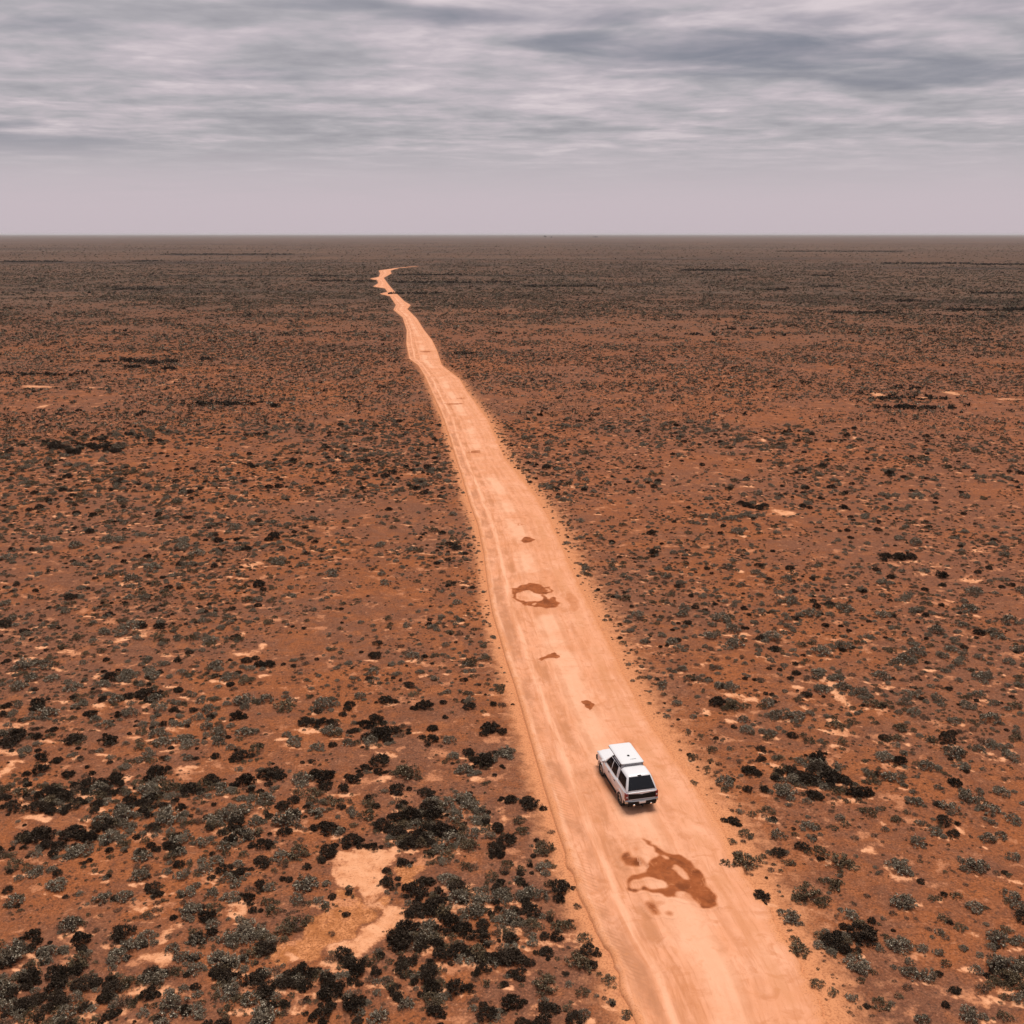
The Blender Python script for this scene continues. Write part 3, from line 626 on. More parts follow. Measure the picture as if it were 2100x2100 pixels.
def scatter():
    """the open shrubland: random stands thinned by patch noise"""
    out = []
    H = np.array([(a, b, c) for a, b, c, *_ in SHR[:NHAND]])
    for r0, r1, dens, sz in ((22, 60, 1.8, .70), (60, 120, 2.0, .72), (120, 300, 1.25, .88), (300, 560, .66, 1.2), (560, 1300, .19, 1.7), (1300, 4200, .006, 2.6)):
        area = .5 * 1.18 * (r1 * r1 - r0 * r0); n = int(area * dens * 1.25)
        r = np.sqrt(rng.uniform(r0 * r0, r1 * r1, n)); a = rng.uniform(-.59, .59, n)
        X, Y = r * np.sin(a), r * np.cos(a)
        patch = .55 * vnoise(X / 14, Y / 14, 61) + .3 * vnoise(X / 4.5, Y / 4.5, 62) + .15 * vnoise(X / 60, Y / 60, 63)
        keep = rng.uniform(0, 1, n) < sst(patch, .26, .60) * .9 + .12
        keep &= (rng.uniform(0, 1, n) > sst(r, 620, 1300) * .8) | (r > 1300)
        keep &= rng.uniform(0, 1, n) > sst(r, 1300, 4200)
        keep &= (X < road_l(Y)) | (r > 200) | (rng.uniform(0, 1, n) < .66)
        rd = road_dist(X, Y)
        size = np.clip(rng.lognormal(math.log(.62), .42, n), .22, 1.6) * sz
        size = np.where(rd < 2.0, size * .75, size)
        keep &= rd > size * .5 + .05
        keep &= (rd > .9) | (rng.uniform(0, 1, n) < .55)
        ins = np.zeros(n, bool)
        for P in PALE_POLY + TAN_POLY:
            ins |= inpoly(X, Y, P)
        keep &= ~ins
        for bx, by, bw, bh in BW:
            keep &= ((X - bx) / (bw + .2)) ** 2 + ((Y - by) / (bh + .2)) ** 2 > .7
        X, Y, size, rd, patch = X[keep], Y[keep], size[keep], rd[keep], patch[keep]
        if r0 < 110:      # keep clear of the measured bushes
            ok = np.ones(len(X), bool)
            for hx, hy, hs in H:
                if math.hypot(hx, hy) < r1 + 5: ok &= (X - hx) ** 2 + (Y - hy) ** 2 > (.42 * hs + .35 * size) ** 2
            if r0 < 60: ok &= rng.uniform(0, 1, len(X)) < np.where((X < road_l(Y)) & (Y < 60), .95, .70)
            X, Y, size, rd, patch = X[ok], Y[ok], size[ok], rd[ok], patch[ok]
        u = rng.uniform(0, 1, len(X)); v = vnoise(X / 22, Y / 22, 71)
        kind = np.where(u < .40 + .15 * (v - .5), 0, np.where(u < .45 + .12 * v, 1, np.where(u < .72, 2, 3)))
        left_near = (X < road_l(Y)) & (Y < 62)
        kind = np.where(left_near & (rng.uniform(0, 1, len(X)) < .28), 1, kind); size = np.where(left_near, size * 1.12, size)
        size = np.where(kind == 3, np.minimum(size * .85, .8), size)
        out.append(np.stack([X, Y, size, kind], -1))
    for r0, r1, dens in ((24, 90, 4.6), (90, 190, 2.2)):            # low dry litter and seedlings between the shrubs
        n = int(.59 * (r1 * r1 - r0 * r0) * dens); r = np.sqrt(rng.uniform(r0 * r0, r1 * r1, n)); a = rng.uniform(-.59, .59, n)
        X, Y = r * np.sin(a), r * np.cos(a)
        patch = .5 * vnoise(X / 9, Y / 9, 64) + .5 * vnoise(X / 2.2, Y / 2.2, 65); rd = road_dist(X, Y)
        keep = (rng.uniform(0, 1, n) < sst(patch, .32, .62)) & (rd > .12) & ((rd > .8) | (rng.uniform(0, 1, n) < .5))
        ins = np.zeros(n, bool)
        for P in PALE_POLY + TAN_POLY: ins |= inpoly(X, Y, P)
        keep &= (~ins) | (rng.uniform(0, 1, n) < .06)
        X, Y = X[keep], Y[keep]; m = len(X)
        out.append(np.stack([X, Y, np.clip(rng.lognormal(math.log(.20 if r0 < 90 else .3), .4, m), .08, .5), np.where(rng.uniform(0, 1, m) < .7, 3, 2)], -1))
    # dense mats of low scrub, as measured: (px, py, half width, half height) in photo pixels, shrubs per square metre
    for cx, cy, hw, hh, dens in ((903, 1690, 100, 68, 4), (985, 1880, 150, 95, 3.2), (800, 2010, 120, 90, 3), (255, 1637, 330, 34, 3.6), (130, 2045, 200, 70, 4), (545, 2040, 160, 58, 3.2),
                                 (75, 1735, 110, 32, 3.2), (330, 1700, 190, 40, 1.6), (500, 1950, 120, 70, 1.6), (90, 1960, 130, 50, 2.2), (1690, 1600, 95, 48, 3), (1765, 1925, 90, 40, 2), (2060, 2000, 70, 60, 2.4),
                                 (770, 1510, 70, 34, 2.2), (980, 1565, 70, 36, 2), (690, 1480, 60, 30, 2), (300, 1430, 60, 22, 2.4), (180, 905, 150, 34, .5), (280, 745, 120, 16, .4), (450, 815, 170, 22, .5)):
        x0, y0, _ = ground(cx - hw, cy + hh); x1, y1, _ = ground(cx + hw * 1.1, cy - hh)
        xa = min(x0, ground(cx - hw, cy - hh)[0]); n = int((x1 - xa) * (y1 - y0) * dens * 1.3)
        X = rng.uniform(xa, x1, n); Y = rng.uniform(y0, y1, n); dp = Y * math.cos(PITCH) + HCAM * math.sin(PITCH)
        u = (1050 + F * X / dp - cx) / hw; v = (1050 + F * (-Y * math.sin(PITCH) + HCAM * math.cos(PITCH)) / dp - cy) / hh
        q = u * u + v * v + (vnoise(X / 1.6, Y / 1.6, 91) - .5) * 1.6
        keep = (q < .85) & (road_dist(X, Y) > .4)
        for P in PALE_POLY + TAN_POLY: keep &= ~inpoly(X, Y, P)
        X, Y = X[keep], Y[keep]; m = len(X); uu = rng.uniform(0, 1, m)
        out.append(np.stack([X, Y, np.clip(rng.lognormal(math.log(.5), .35, m), .25, 1.1), np.where(uu < .30, 1, np.where(uu < .58, 0, np.where(uu < .88, 2, 3)))], -1))
    return np.concatenate(out)


SC = scatter()

# ------------------------------------------------------------------ the plain (one sheet to the horizon)
def build_ground():
    rs = [3.0]
    while rs[-1] < 40000:
        r = rs[-1]; rs.append(r * (1.08 if r < 20 else 1.0045 if r < 300 else 1.018))
    rs = np.array(rs)
    fine = np.linspace(-.64, .64, 305); coarse = np.linspace(.64, 2 * math.pi - .64, 60)[1:-1]
    an = np.concatenate([fine, coarse]); n = len(an); m = len(rs)
    Rg, Ag = np.meshgrid(rs, an, indexing='ij')
    X, Y = Rg * np.sin(Ag), Rg * np.cos(Ag)
    Z = gz(X, Y)
    rd = road_dist(X, Y)
    apron = np.exp(-np.maximum(rd - .15, 0) / np.where(X > road_r(Y), 1.7, .8)) * sst(Rg, 400, 90)
    pale = np.zeros_like(X); tan = np.zeros_like(X)
    near = Rg < 75
    for L, A in ((PALE_POLY, pale), (TAN_POLY, tan)):
        for P in L:
            xn, yn = X[near], Y[near]
            xw = xn + (vnoise(xn / .9, yn / .9, 83) - .5) * 1.0 + (vnoise(xn / .35, yn / .35, 84) - .5) * .5
            yw = yn + (vnoise(xn / .9, yn / .9, 85) - .5) * 1.4 + (vnoise(xn / .35, yn / .35, 86) - .5) * .7
            A[near] = np.maximum(A[near], inpoly(xw, yw, P) * .86)
    for A in (pale, tan):
        for _ in range(2):
            A[1:-1, 1:-1] = (A[1:-1, 1:-1] * 2 + A[:-2, 1:-1] + A[2:, 1:-1] + A[1:-1, :-2] + A[1:-1, 2:]) / 6
    nf = len(fine)
    def blob(bx, by, bw, bh, s):
        r, a = math.hypot(bx, by), math.atan2(bx, by); e = max(bw, bh) * 1.7
        i0, i1 = np.searchsorted(rs, (max(r - e, 3), r + e)); j0, j1 = np.searchsorted(fine, (a - e / r, a + e / r))
        if i1 <= i0 or j1 <= j0: return
        xa, ya = X[i0:i1, j0:j1], Y[i0:i1, j0:j1]; k = min(max(bh * 1.2, .35), 3.0)
        xa = xa + (vnoise(xa / k, ya / k, 81) - .5) * bw * 1.5; ya = ya + (vnoise(xa / k, ya / k, 82) - .5) * bh * 2.4
        q = ((xa - bx) / bw) ** 2 + ((ya - by) / bh) ** 2
        pale[i0:i1, j0:j1] = np.maximum(pale[i0:i1, j0:j1], s * np.exp(-q * .75))
    for b_ in BW: blob(b_[0], b_[1], b_[2] * .85, b_[3] * .85, .92)
    # sand drifts on the near side of some shrubs
    for q in SC:
        if 30 < q[1] < 150 and q[2] > .4 and random.random() < .30:
            blob(q[0] + random.uniform(-.3, .3) * q[2], q[1] - q[2] * .62, q[2] * random.uniform(.5, 1.0), q[2] * random.uniform(.18, .4), random.uniform(.6, 1.0))
    for q in SHR[:NHAND]:
        if random.random() < .22:
            blob(q[0] + random.uniform(-.3, .3) * q[2], q[1] - q[2] * .6, q[2] * random.uniform(.5, .8), q[2] * random.uniform(.2, .35), random.uniform(.6, 1.0))
    far = sst(Rg, 110, 620)
    V = np.stack([X, Y, Z], -1).reshape(-1, 3)
    idx = np.arange(m * n).reshape(m, n); nx = np.roll(idx, -1, 1)
    Fc = np.stack([idx[:-1], idx[1:], nx[1:], nx[:-1]], -1).reshape(-1, 4)
    Fc = Fc[:, ::-1]
    # small cap under the camera
    c = len(V); V = np.concatenate([V, [[0, 0, 0]]])
    cap = np.stack([np.full(n, c), np.full(n, c), idx[0], nx[0]], -1)
    me = bpy.data.meshes.new('plain')
    me.vertices.add(len(V)); me.vertices.foreach_set('co', V.astype(np.float32).ravel())
    tri = np.stack([np.full(n, c), nx[0], idx[0]], -1)
    loops = np.concatenate([Fc.ravel(), tri.ravel()]).astype(np.int32)
    starts = np.concatenate([np.arange(0, Fc.size, 4), Fc.size + np.arange(0, tri.size, 3)]).astype(np.int32)
    me.loops.add(len(loops)); me.loops.foreach_set('vertex_index', loops)
    me.polygons.add(len(starts)); me.polygons.foreach_set('loop_start', starts)
    me.polygons.foreach_set('use_smooth', np.ones(len(starts), bool))
    me.update(calc_edges=True)
    for nm, A in (('apron', apron), ('pale', pale), ('tan', tan), ('far', far)):
        set_attr(me, nm, np.append(A.ravel(), 0))
    props(new_obj('ground', me, [M_SOIL]), 'flat plain of bare red soil and pale sand', kind='structure')


build_ground()


# ------------------------------------------------------------------ shrubs: how they look
def leaf_material(name, a, b, tip, tipf):
    m = bpy.data.materials.new(name); m.use_nodes = True
    T = NT(m.node_tree); bs = T.n['Principled BSDF']
    ri = T.node('ShaderNodeNewGeometry').outputs['Random Per Island']
    ro = T.node('ShaderNodeObjectInfo').outputs['Random']
    c = T.mix(ro, a, b)
    c = T.mix(T.ss(ri, 1 - tipf, 1.0), c, tip)
    c = T.mix(T.ss(ri, .35, .0, 0, .5), c, T.mix(.5, c, (.03, .022, .016)))
    T.put(bs.inputs['Base Color'], c); bs.inputs['Roughness'].default_value = .85; bs.inputs['Specular IOR Level'].default_value = .05
    return m


M_LEAF = [leaf_material('saltbush_leaf', (.098, .070, .045), (.185, .142, .098), (.46, .40, .30), .36),
          leaf_material('dark_leaf', (.018, .012, .008), (.046, .031, .021), (.10, .072, .050), .24),
          leaf_material('olive_leaf', (.076, .052, .028), (.140, .098, .056), (.29, .225, .15), .28),
          leaf_material('dry_twig', (.090, .052, .034), (.165, .098, .064), (.27, .18, .12), .25)]
M_WOOD = mat('shrub_wood', (.085, .055, .040), .9)


def shrub_mesh(name, seed, kind, detail):
    """low crown of many leaf sprays hugging the ground, about one metre across"""
    g = np.random.default_rng(seed)
    squash = (.33, .36, .29, .19)[kind] * g.uniform(.8, 1.2)
    nc = int((66, 64, 52, 42)[kind] * g.uniform(.85, 1.2)); nl = (20, 26, 18, 14)[kind]; ls = (.030, .034, .030, .028)[kind]
    if detail == 0: nc, nl, ls = max(7, nc // 7), 6, ls * 3.4
    ph = g.uniform(0, 6.28, 4); am = g.uniform(.05, .16, 4) 
    lobe = lambda a: (.42 if kind < 3 else .34) * (1 + am[0] * math.sin(a + ph[0]) + am[1] * math.sin(2 * a + ph[1]) + am[2] * math.sin(3 * a + ph[2]) + am[3] * math.sin(5 * a + ph[3]))
    C, N, cl = [], [], []
    for i in range(nc):
        a = g.uniform(0, 2 * math.pi); rm = lobe(a); r = rm * math.sqrt(g.uniform(0, 1))
        top = math.sqrt(max(0.02, 1 - (r / (rm * 1.08)) ** 2)) * squash
        zc = top * (1 - abs(g.normal(0, .34))) * (g.uniform(.75, 1.25) if kind in (0, 2) else 1)
        zc = max(zc, .03)
        rc = g.uniform(.05, .105) * (1.0, 1.2, 1.0, 1.45)[kind] * (1.5 if detail == 0 else 1)
        cx, cy = r * math.cos(a), r * math.sin(a)
        cl.append((cx, cy, zc, rc))
        d = g.normal(size=(nl, 3)); d[:, 2] = d[:, 2] * .8 + .3
        d /= np.linalg.norm(d, axis=1)[:, None]
        p = np.array([cx, cy, zc]) + d * rc * g.uniform(.35, 1.1, (nl, 1)); p[:, 2] = np.maximum(p[:, 2], .012)
        C.append(p); N.append(d)
    C = np.concatenate(C); N = np.concatenate(N); n = len(C)
    nn = N + g.normal(size=(n, 3)) * .6; nn /= np.linalg.norm(nn, axis=1)[:, None]
    up = g.normal(size=(n, 3)); t = np.cross(nn, up); t /= np.linalg.norm(t, axis=1)[:, None] + 1e-9
    b = np.cross(nn, t)
    sz = ls * g.uniform(.6, 1.5, (n, 1)); w = sz * g.uniform(.35, .7, (n, 1))
    V = np.stack([C - t * sz, C - b * w + nn * sz * .15, C + t * sz, C + b * w + nn * sz * .15], 1).reshape(-1, 3)
    V[:, 2] = np.maximum(V[:, 2], .004)
    Fq = np.arange(4 * n).reshape(n, 4)
    me = mesh_np(name, V, Fq)
    # stems
    SV, SF = [], []
    for (cx, cy, zc, rc) in (cl if detail else []):
        p0 = np.array([cx * .12, cy * .12, -.03]); p1 = np.array([cx * .55, cy * .55, zc * .45]); p2 = np.array([cx, cy, zc])
        base = len(SV)
        for p, rr in ((p0, .013), (p1, .009), (p2, .004)):
            for k in range(3):
                q = 2 * math.pi * k / 3; SV.append(p + np.array([math.cos(q) * rr, math.sin(q) * rr, 0]))
        for s in (0, 3):
            for k in range(3): SF.append((base + s + k, base + s + (k + 1) % 3, base + s + 3 + (k + 1) % 3, base + s + 3 + k))
    st = mesh_np(name + '_stems', SV, SF) if SV else None
    return me, st


NV = 7
KN = ('saltbush', 'dark_bush', 'olive_shrub', 'dry_tuft')
HI = [[shrub_mesh(KN[k] + '_leaves', 100 * k + i, k, 1) for i in range(NV)] for k in range(4)]
LO = [[shrub_mesh(KN[k] + '_far', 1000 + 100 * k + i, k, 0)[0] for i in range(4)] for k in range(4)]
for k in range(4):
    for a, s in HI[k]: a.materials.append(M_LEAF[k]); s.materials.append(M_WOOD)
    for a in LO[k]: a.materials.append(M_LEAF[k])

CAR_P = np.array(ground(1290, 1640)[:2])
ALL = np.concatenate([np.array([q[:4] for q in SHR], float), SC])
LAB = [q[4] for q in SHR] + [None] * len(SC)
Rr = np.hypot(ALL[:, 0], ALL[:, 1])
# apparent size in the frame
dep = ALL[:, 1] * math.cos(PITCH) + HCAM * math.sin(PITCH)
pxx = 1050 + F * ALL[:, 0] / dep; pyy = 1050 + F * (-ALL[:, 1] * math.sin(PITCH) + HCAM * math.cos(PITCH)) / dep
vis = (pxx > -20) & (pxx < 2120) & (pyy < 2130)
app = np.where(vis, ALL[:, 2] / dep, 0)
single = np.zeros(len(ALL), bool)
for k in range(4):
    w = np.where(ALL[:, 3] == k)[0]; w = w[np.argsort(-app[w])][:300]
    single[w[app[w] > 0]] = True
for i, l in enumerate(LAB):
    if l: single[i] = True
ALLZ = gz(ALL[:, 0], ALL[:, 1])
WORD = (('grey saltbush', 'saltbush'), ('blackish bush', 'bush'), ('olive shrub', 'shrub'), ('dry tuft', 'tuft'))
GRP = ('grey saltbush scattered over the plain', 'dark bushes scattered over the plain', 'olive shrubs scattered over the plain', 'dry tufts scattered over the plain')


def size_word(s): return 'large' if s > 1.15 else 'medium' if s > .7 else 'small'


def auto_label(i, x, y, s, k, rd):
    side = 'left' if x < float(road_l(y)) else 'right'
    if rd < 1.2: where = f'at {side} track edge'
    elif rd < 4: where = f'just {side} of track'
    elif rd < 9: where = f'{side} of the track'
    elif rd < 17: where = f'well {side} of track'
    else: where = f'far {side} of track'
    dist = next(t for lim, t in ((38.5, 'along the picture bottom'), (42, 'near the picture bottom'), (48.5, 'level with large puddle'), (56, 'level with the vehicle'),
                                 (60, 'just beyond the vehicle'), (65.5, 'level with mud wedge'), (76, 'level with curved streak'), (93, 'level with horseshoe puddle'),
                                 (112, 'level with flat mudspot'), (1e9, 'far beyond all puddles')) if y < lim)
    d = (ALL[:, 0] - x) ** 2 + (ALL[:, 1] - y) ** 2; d[i] = 1e9
    j = int(np.argmin(np.where(ALL[:, 2] > .45, d, 1e9)))
    gap = math.sqrt(d[j]) - .45 * (s + ALL[j, 2])
    near = f'touching a {size_word(ALL[j, 2])} {WORD[int(ALL[j, 3])][0]}' if gap < .12 else f'beside a {size_word(ALL[j, 2])} {WORD[int(ALL[j, 3])][0]}' if gap < .6 else 'standing apart'
    return f'{size_word(s)} {WORD[k][0]} {near}, {where}, {dist}'


def build_shrubs():
    RD = road_dist(ALL[:, 0], ALL[:, 1])
    for i in np.where(single)[0]:
        x, y, s, k = ALL[i]; k = int(k); v = int(rng.integers(NV))
        lf, st = HI[k][v]
        rz = float(rng.uniform(0, 6.28)); sc3 = (s * rng.uniform(.95, 1.15), s * rng.uniform(.95, 1.15), s * rng.uniform(.85, 1.2))
        lab = LAB[i] or auto_label(i, x, y, s, k, RD[i])
        if LAB[i] or s / dep[i] * F > 48:
            o = empty(KN[k], (x, y, ALLZ[i] - .015), rz); o.scale = sc3
            new_obj('foliage', lf, (), o); new_obj('stems', st, (), o)
        else:
            o = new_obj(KN[k], lf); o.location = (x, y, ALLZ[i] - .015); o.rotation_euler = (0, 0, rz); o.scale = sc3
        props(o, lab, WORD[k][1], GRP[k])


build_shrubs()


def shrub_stuff(k):
    """all remaining shrubs of one kind as one object (instanced by geometry nodes)"""
    pc = bpy.data.collections.new(KN[k] + '_shapes')
    for i, (lf, st) in enumerate(HI[k][:5]):
        pc.objects.link(bpy.data.objects.new(f'{KN[k]}_shape_{i:02d}', lf))
    for i, lf in enumerate(LO[k]):
        pc.objects.link(bpy.data.objects.new(f'{KN[k]}_shape_{i + 5:02d}', lf))
    w = np.where((ALL[:, 3] == k) & ~single)[0]
    V = np.stack([ALL[w, 0], ALL[w, 1], ALLZ[w] - .015], -1)
    me = bpy.data.meshes.new(KN[k] + '_scrub'); me.vertices.add(len(V)); me.vertices.foreach_set('co', V.astype(np.float32).ravel())
    set_attr(me, 'scl', ALL[w, 2]); set_attr(me, 'rot', rng.uniform(0, 6.28, len(w)))
    ia = me.attributes.new('idx', 'INT', 'POINT')
    ia.data.foreach_set('value', np.where(Rr[w] < 170, rng.integers(0, 5, len(w)), rng.integers(5, 9, len(w))).astype(np.int32))
    nt = bpy.data.node_groups.new(KN[k] + '_scatter', 'GeometryNodeTree')
    nt.interface.new_socket('Geometry', in_out='INPUT', socket_type='NodeSocketGeometry')
    nt.interface.new_socket('Geometry', in_out='OUTPUT', socket_type='NodeSocketGeometry')
    N, L = nt.nodes, nt.links
    gi = N.new('NodeGroupInput'); go = N.new('NodeGroupOutput')
    ip = N.new('GeometryNodeInstanceOnPoints'); ci = N.new('GeometryNodeCollectionInfo')
    ci.inputs['Collection'].default_value = pc; ci.inputs['Separate Children'].default_value = True; ci.inputs['Reset Children'].default_value = True
    ip.inputs['Pick Instance'].default_value = True
    def na(nm, dt):
        q = N.new('GeometryNodeInputNamedAttribute'); q.data_type = dt; q.inputs['Name'].default_value = nm
        return q.outputs['Attribute']
    cx = N.new('ShaderNodeCombineXYZ'); L.new(na('rot', 'FLOAT'), cx.inputs[2])
    sx = N.new('ShaderNodeCombineXYZ'); sa = na('scl', 'FLOAT')
    for q in range(3): L.new(sa, sx.inputs[q])
    L.new(gi.outputs[0], ip.inputs['Points']); L.new(ci.outputs[0], ip.inputs['Instance']); L.new(na('idx', 'INT'), ip.inputs['Instance Index'])
    L.new(cx.outputs[0], ip.inputs['Rotation']); L.new(sx.outputs[0], ip.inputs['Scale']); L.new(ip.outputs[0], go.inputs[0])
    o = new_obj(KN[k] + '_scrub', me)
    mod = o.modifiers.new('scatter', 'NODES'); mod.node_group = nt
    props(o, ('distant grey saltbush scrub covering the red plain', 'distant dark bushes dotted and banded across the plain',
              'distant olive shrubs mixed through the scrub plain', 'tiny dry brown tufts scattered over the plain')[k], 'scrub', kind='stuff')
    return len(w)


print('shrubs', int(single.sum()), [shrub_stuff(k) for k in range(4)])


# ------------------------------------------------------------------ the white dual-cab utility vehicle
def paint_material():
    m = bpy.data.materials.new('white_paint'); m.use_nodes = True
    T = NT(m.node_tree); b = T.n['Principled BSDF']
    tc = T.node('ShaderNodeTexCoord').outputs['Object']
    sp = T.node('ShaderNodeSeparateXYZ'); T.l.new(tc, sp.inputs[0])
    n = T.noise(tc, 3.0, 4, .6)
    dust = T.math('ADD', T.ss(sp.outputs[2], 1.05, .45), T.math('MULTIPLY', T.math('SUBTRACT', n, .5), .5))
    c = T.mix(T.ss(dust, .45, 1.1, 0, .6), (.64, .625, .63), (.44, .25, .16))
    T.put(b.inputs['Base Color'], c); b.inputs['Roughness'].default_value = .38; b.inputs['Coat Weight'].default_value = .35
    return m


M_PAINT = paint_material()
M_BOX = mat('white_gelcoat', (.60, .59, .595), .55)
M_GLASS = mat('tinted_glass', (.006, .007, .010), .12)
M_GLASS.node_tree.nodes['Principled BSDF'].inputs['Specular IOR Level'].default_value = .03
M_REAR = mat('rear_glass', (.008, .009, .012), .12)
M_REAR.node_tree.nodes['Principled BSDF'].inputs['Specular IOR Level'].default_value = .35
M_BLACK = mat('black_plastic', (.010, .009, .009), .6)
M_BLACK.node_tree.nodes['Principled BSDF'].inputs['Specular IOR Level'].default_value = .15
M_CHROME = mat('bright_metal', (.72, .71, .70), .25, 1.0)
M_SILVER = mat('dull_alloy', (.42, .42, .42), .4, .9)
M_RED = mat('red_lens', (.16, .004, .010), .25)
M_LENS = mat('clear_lens', (.55, .56, .58), .12, 0, .5)
M_RUBBER = mat('tyre_rubber', (.018, .015, .014), .85)
M_PLATE = mat('plate_white', (.62, .62, .62), .5)


def loft(rings, cap=True):
    bm = bmesh.new(); R_ = [[bm.verts.new(p) for p in r] for r in rings]; n = len(rings[0])
    for a, b in zip(R_, R_[1:]):
        for i in range(n): bm.faces.new((a[i], a[(i + 1) % n], b[(i + 1) % n], b[i]))
    if cap:
        bm.faces.new(R_[0][::-1]); bm.faces.new(R_[-1])
    bmesh.ops.recalc_face_normals(bm, faces=bm.faces)
    return bm


def fin(name, bm, m, parent, smooth=True, ang=38):
    me = bpy.data.meshes.new(name); bm.to_mesh(me); bm.free()
    if smooth:
        me.polygons.foreach_set('use_smooth', np.ones(len(me.polygons), bool)); me.set_sharp_from_angle(angle=R(ang))
    return new_obj(name, me, m if isinstance(m, (list, tuple)) else [m], parent)


def bbox(x0, x1, y0, y1, z0, z1, bev=.01, seg=2):
    bm = bmesh.new(); bmesh.ops.create_cube(bm, size=1)
    for v in bm.verts:
        v.co = Vector(((x0 + x1) / 2 + v.co.x * (x1 - x0), (y0 + y1) / 2 + v.co.y * (y1 - y0), (z0 + z1) / 2 + v.co.z * (z1 - z0)))
    if bev: bmesh.ops.bevel(bm, geom=bm.edges[:], offset=bev, segments=seg, affect='EDGES', profile=.5)
    return bm


def tube(p0, p1, r, n=10):
    p0, p1 = Vector(p0), Vector(p1); bm = bmesh.new(); d = p1 - p0
    bmesh.ops.create_cone(bm, cap_ends=True, segments=n, radius1=r, radius2=r, depth=d.length,
                          matrix=Matrix.Translation((p0 + p1) / 2) @ d.to_track_quat('Z', 'Y').to_matrix().to_4x4())
    return bm


def join(*bms):
    out = bmesh.new()
    for b in bms:
        me = bpy.data.meshes.new('t'); b.to_mesh(me); b.free(); out.from_mesh(me); bpy.data.meshes.remove(me)
    return out


def rrect(hw, z0, z1, rt, rb, n=5):
    """rounded rectangle in (y, z)"""
    P = []
    for cx, cz, r, a0 in ((hw - rt, z1 - rt, rt, 0), (-hw + rt, z1 - rt, rt, 90), (-hw + rb, z0 + rb, rb, 180), (hw - rb, z0 + rb, rb, 270)):
        for k in range(n):
            a = R(a0 + 90 * k / (n - 1)); P.append((cx + r * math.cos(a), cz + r * math.sin(a)))
    return P


def plan(x0, x1, hw, r, n=5):
    P = []
    for cx, cy, a0 in ((x1 - r, hw - r, 0), (x0 + r, hw - r, 90), (x0 + r, -hw + r, 180), (x1 - r, -hw + r, 270)):
        for k in range(n):
            a = R(a0 + 90 * k / (n - 1)); P.append((cx + r * math.cos(a), cy + r * math.sin(a)))
    return P


UP = lambda z: 1.14 + (z - 1.14) * 1.12
TAIL = lambda x: x if x > -1.61 else -1.61 + (x + 1.61) * .77
CAB = [(1.14, -.95, 1.22, .860), (1.30, -.94, 1.06, .825), (1.50, -.92, .80, .765), (1.68, -.90, .56, .695), (1.76, -.88, .44, .655), (1.805, -.82, .34, .60), (1.82, -.70, .20, .50)]
CAN = [(1.20, -2.74, -1.01, .865), (1.32, -2.68, -1.01, .835), (1.52, -2.47, -1.01, .770), (1.72, -2.26, -1.01, .700), (1.79, -2.18, -1.02, .665), (1.83, -2.08, -1.07, .60), (1.845, -1.94, -1.18, .49)]
CAB = [(UP(z), a, b, c) for z, a, b, c in CAB]; CAN = [(UP(z), TAIL(a), b, c) for z, a, b, c in CAN]


def at_z(T_, z, i): return float(np.interp(z, [t[0] for t in T_], [t[i] for t in T_]))


def side_pane(T_, pts, s, off=.007):
    """pane following the leaning side of the cab or canopy; pts = (x, z) outline of a quad"""
    (xa, za), (xb, zb_), (xc, zc), (xd, zd) = pts; rings = []
    for k in range(7):
        t = k / 6
        p = (xa + (xd - xa) * t, za + (zd - za) * t); q = (xb + (xc - xb) * t, zb_ + (zc - zb_) * t)
        yo = lambda z: s * (at_z(T_, z, 3) + off); yi = lambda z: s * (at_z(T_, z, 3) - .02)
        rings.append([(p[0], yo(p[1]), p[1]), (q[0], yo(q[1]), q[1]), (q[0], yi(q[1]), q[1]), (p[0], yi(p[1]), p[1])])
    return loft(rings)


def end_pane(T_, i, sgn, hw0, hw1, z0, z1, off=.008):
    rings = []
    for k in range(7):
        t = k / 6; z = z0 + (z1 - z0) * t; hw = hw0 + (hw1 - hw0) * t; x = at_z(T_, z, i)
        rings.append([(x + sgn * off, -hw, z), (x + sgn * off, hw, z), (x - sgn * .02, hw, z), (x - sgn * .02, -hw, z)])
    return loft(rings)


def wheel(root, x, s):
    w = empty('wheel', (x, s * .80, .385)); w.parent = root
    prof = [(.225, -.10), (.24, -.125), (.34, -.135), (.375, -.12), (.388, -.06), (.390, 0), (.388, .06), (.375, .12), (.34, .135), (.24, .125), (.225, .10)]
    n = 28; rings = []
    for k in range(n):
        a = 2 * math.pi * k / n; rings.append([(r * math.cos(a), y, r * math.sin(a)) for r, y in prof])
    bm = bmesh.new(); V = [[bm.verts.new(p) for p in r] for r in rings]; m = len(prof)
    for k in range(n):
        a, b = V[k], V[(k + 1) % n]
        for i in range(m): bm.faces.new((a[i], a[(i + 1) % m], b[(i + 1) % m], b[i]))
    for k in range(0, n * 2):      # tread lugs
        a = math.pi * k / n
        lug = bbox(-.018, .018, -.115, .115, .385, .397, 0); lug.transform(Matrix.Rotation(a, 4, 'Y')); 
        bm = join(bm, lug)
    bmesh.ops.recalc_face_normals(bm, faces=bm.faces)
    fin('tyre', bm, M_RUBBER, w)
    parts = [tube((0, -.09, 0), (0, .06 * s, 0), .225, 24), tube((0, .05 * s, 0), (0, .115 * s, 0), .06, 12)]
    for k in range(6):
        sp = bbox(-.03, .03, min(.04 * s, .10 * s), max(.04 * s, .10 * s), .04, .222, .006); sp.transform(Matrix.Rotation(math.pi * k / 3, 4, 'Y')); parts.append(sp)
    fin('rim', join(*parts), M_SILVER, w)


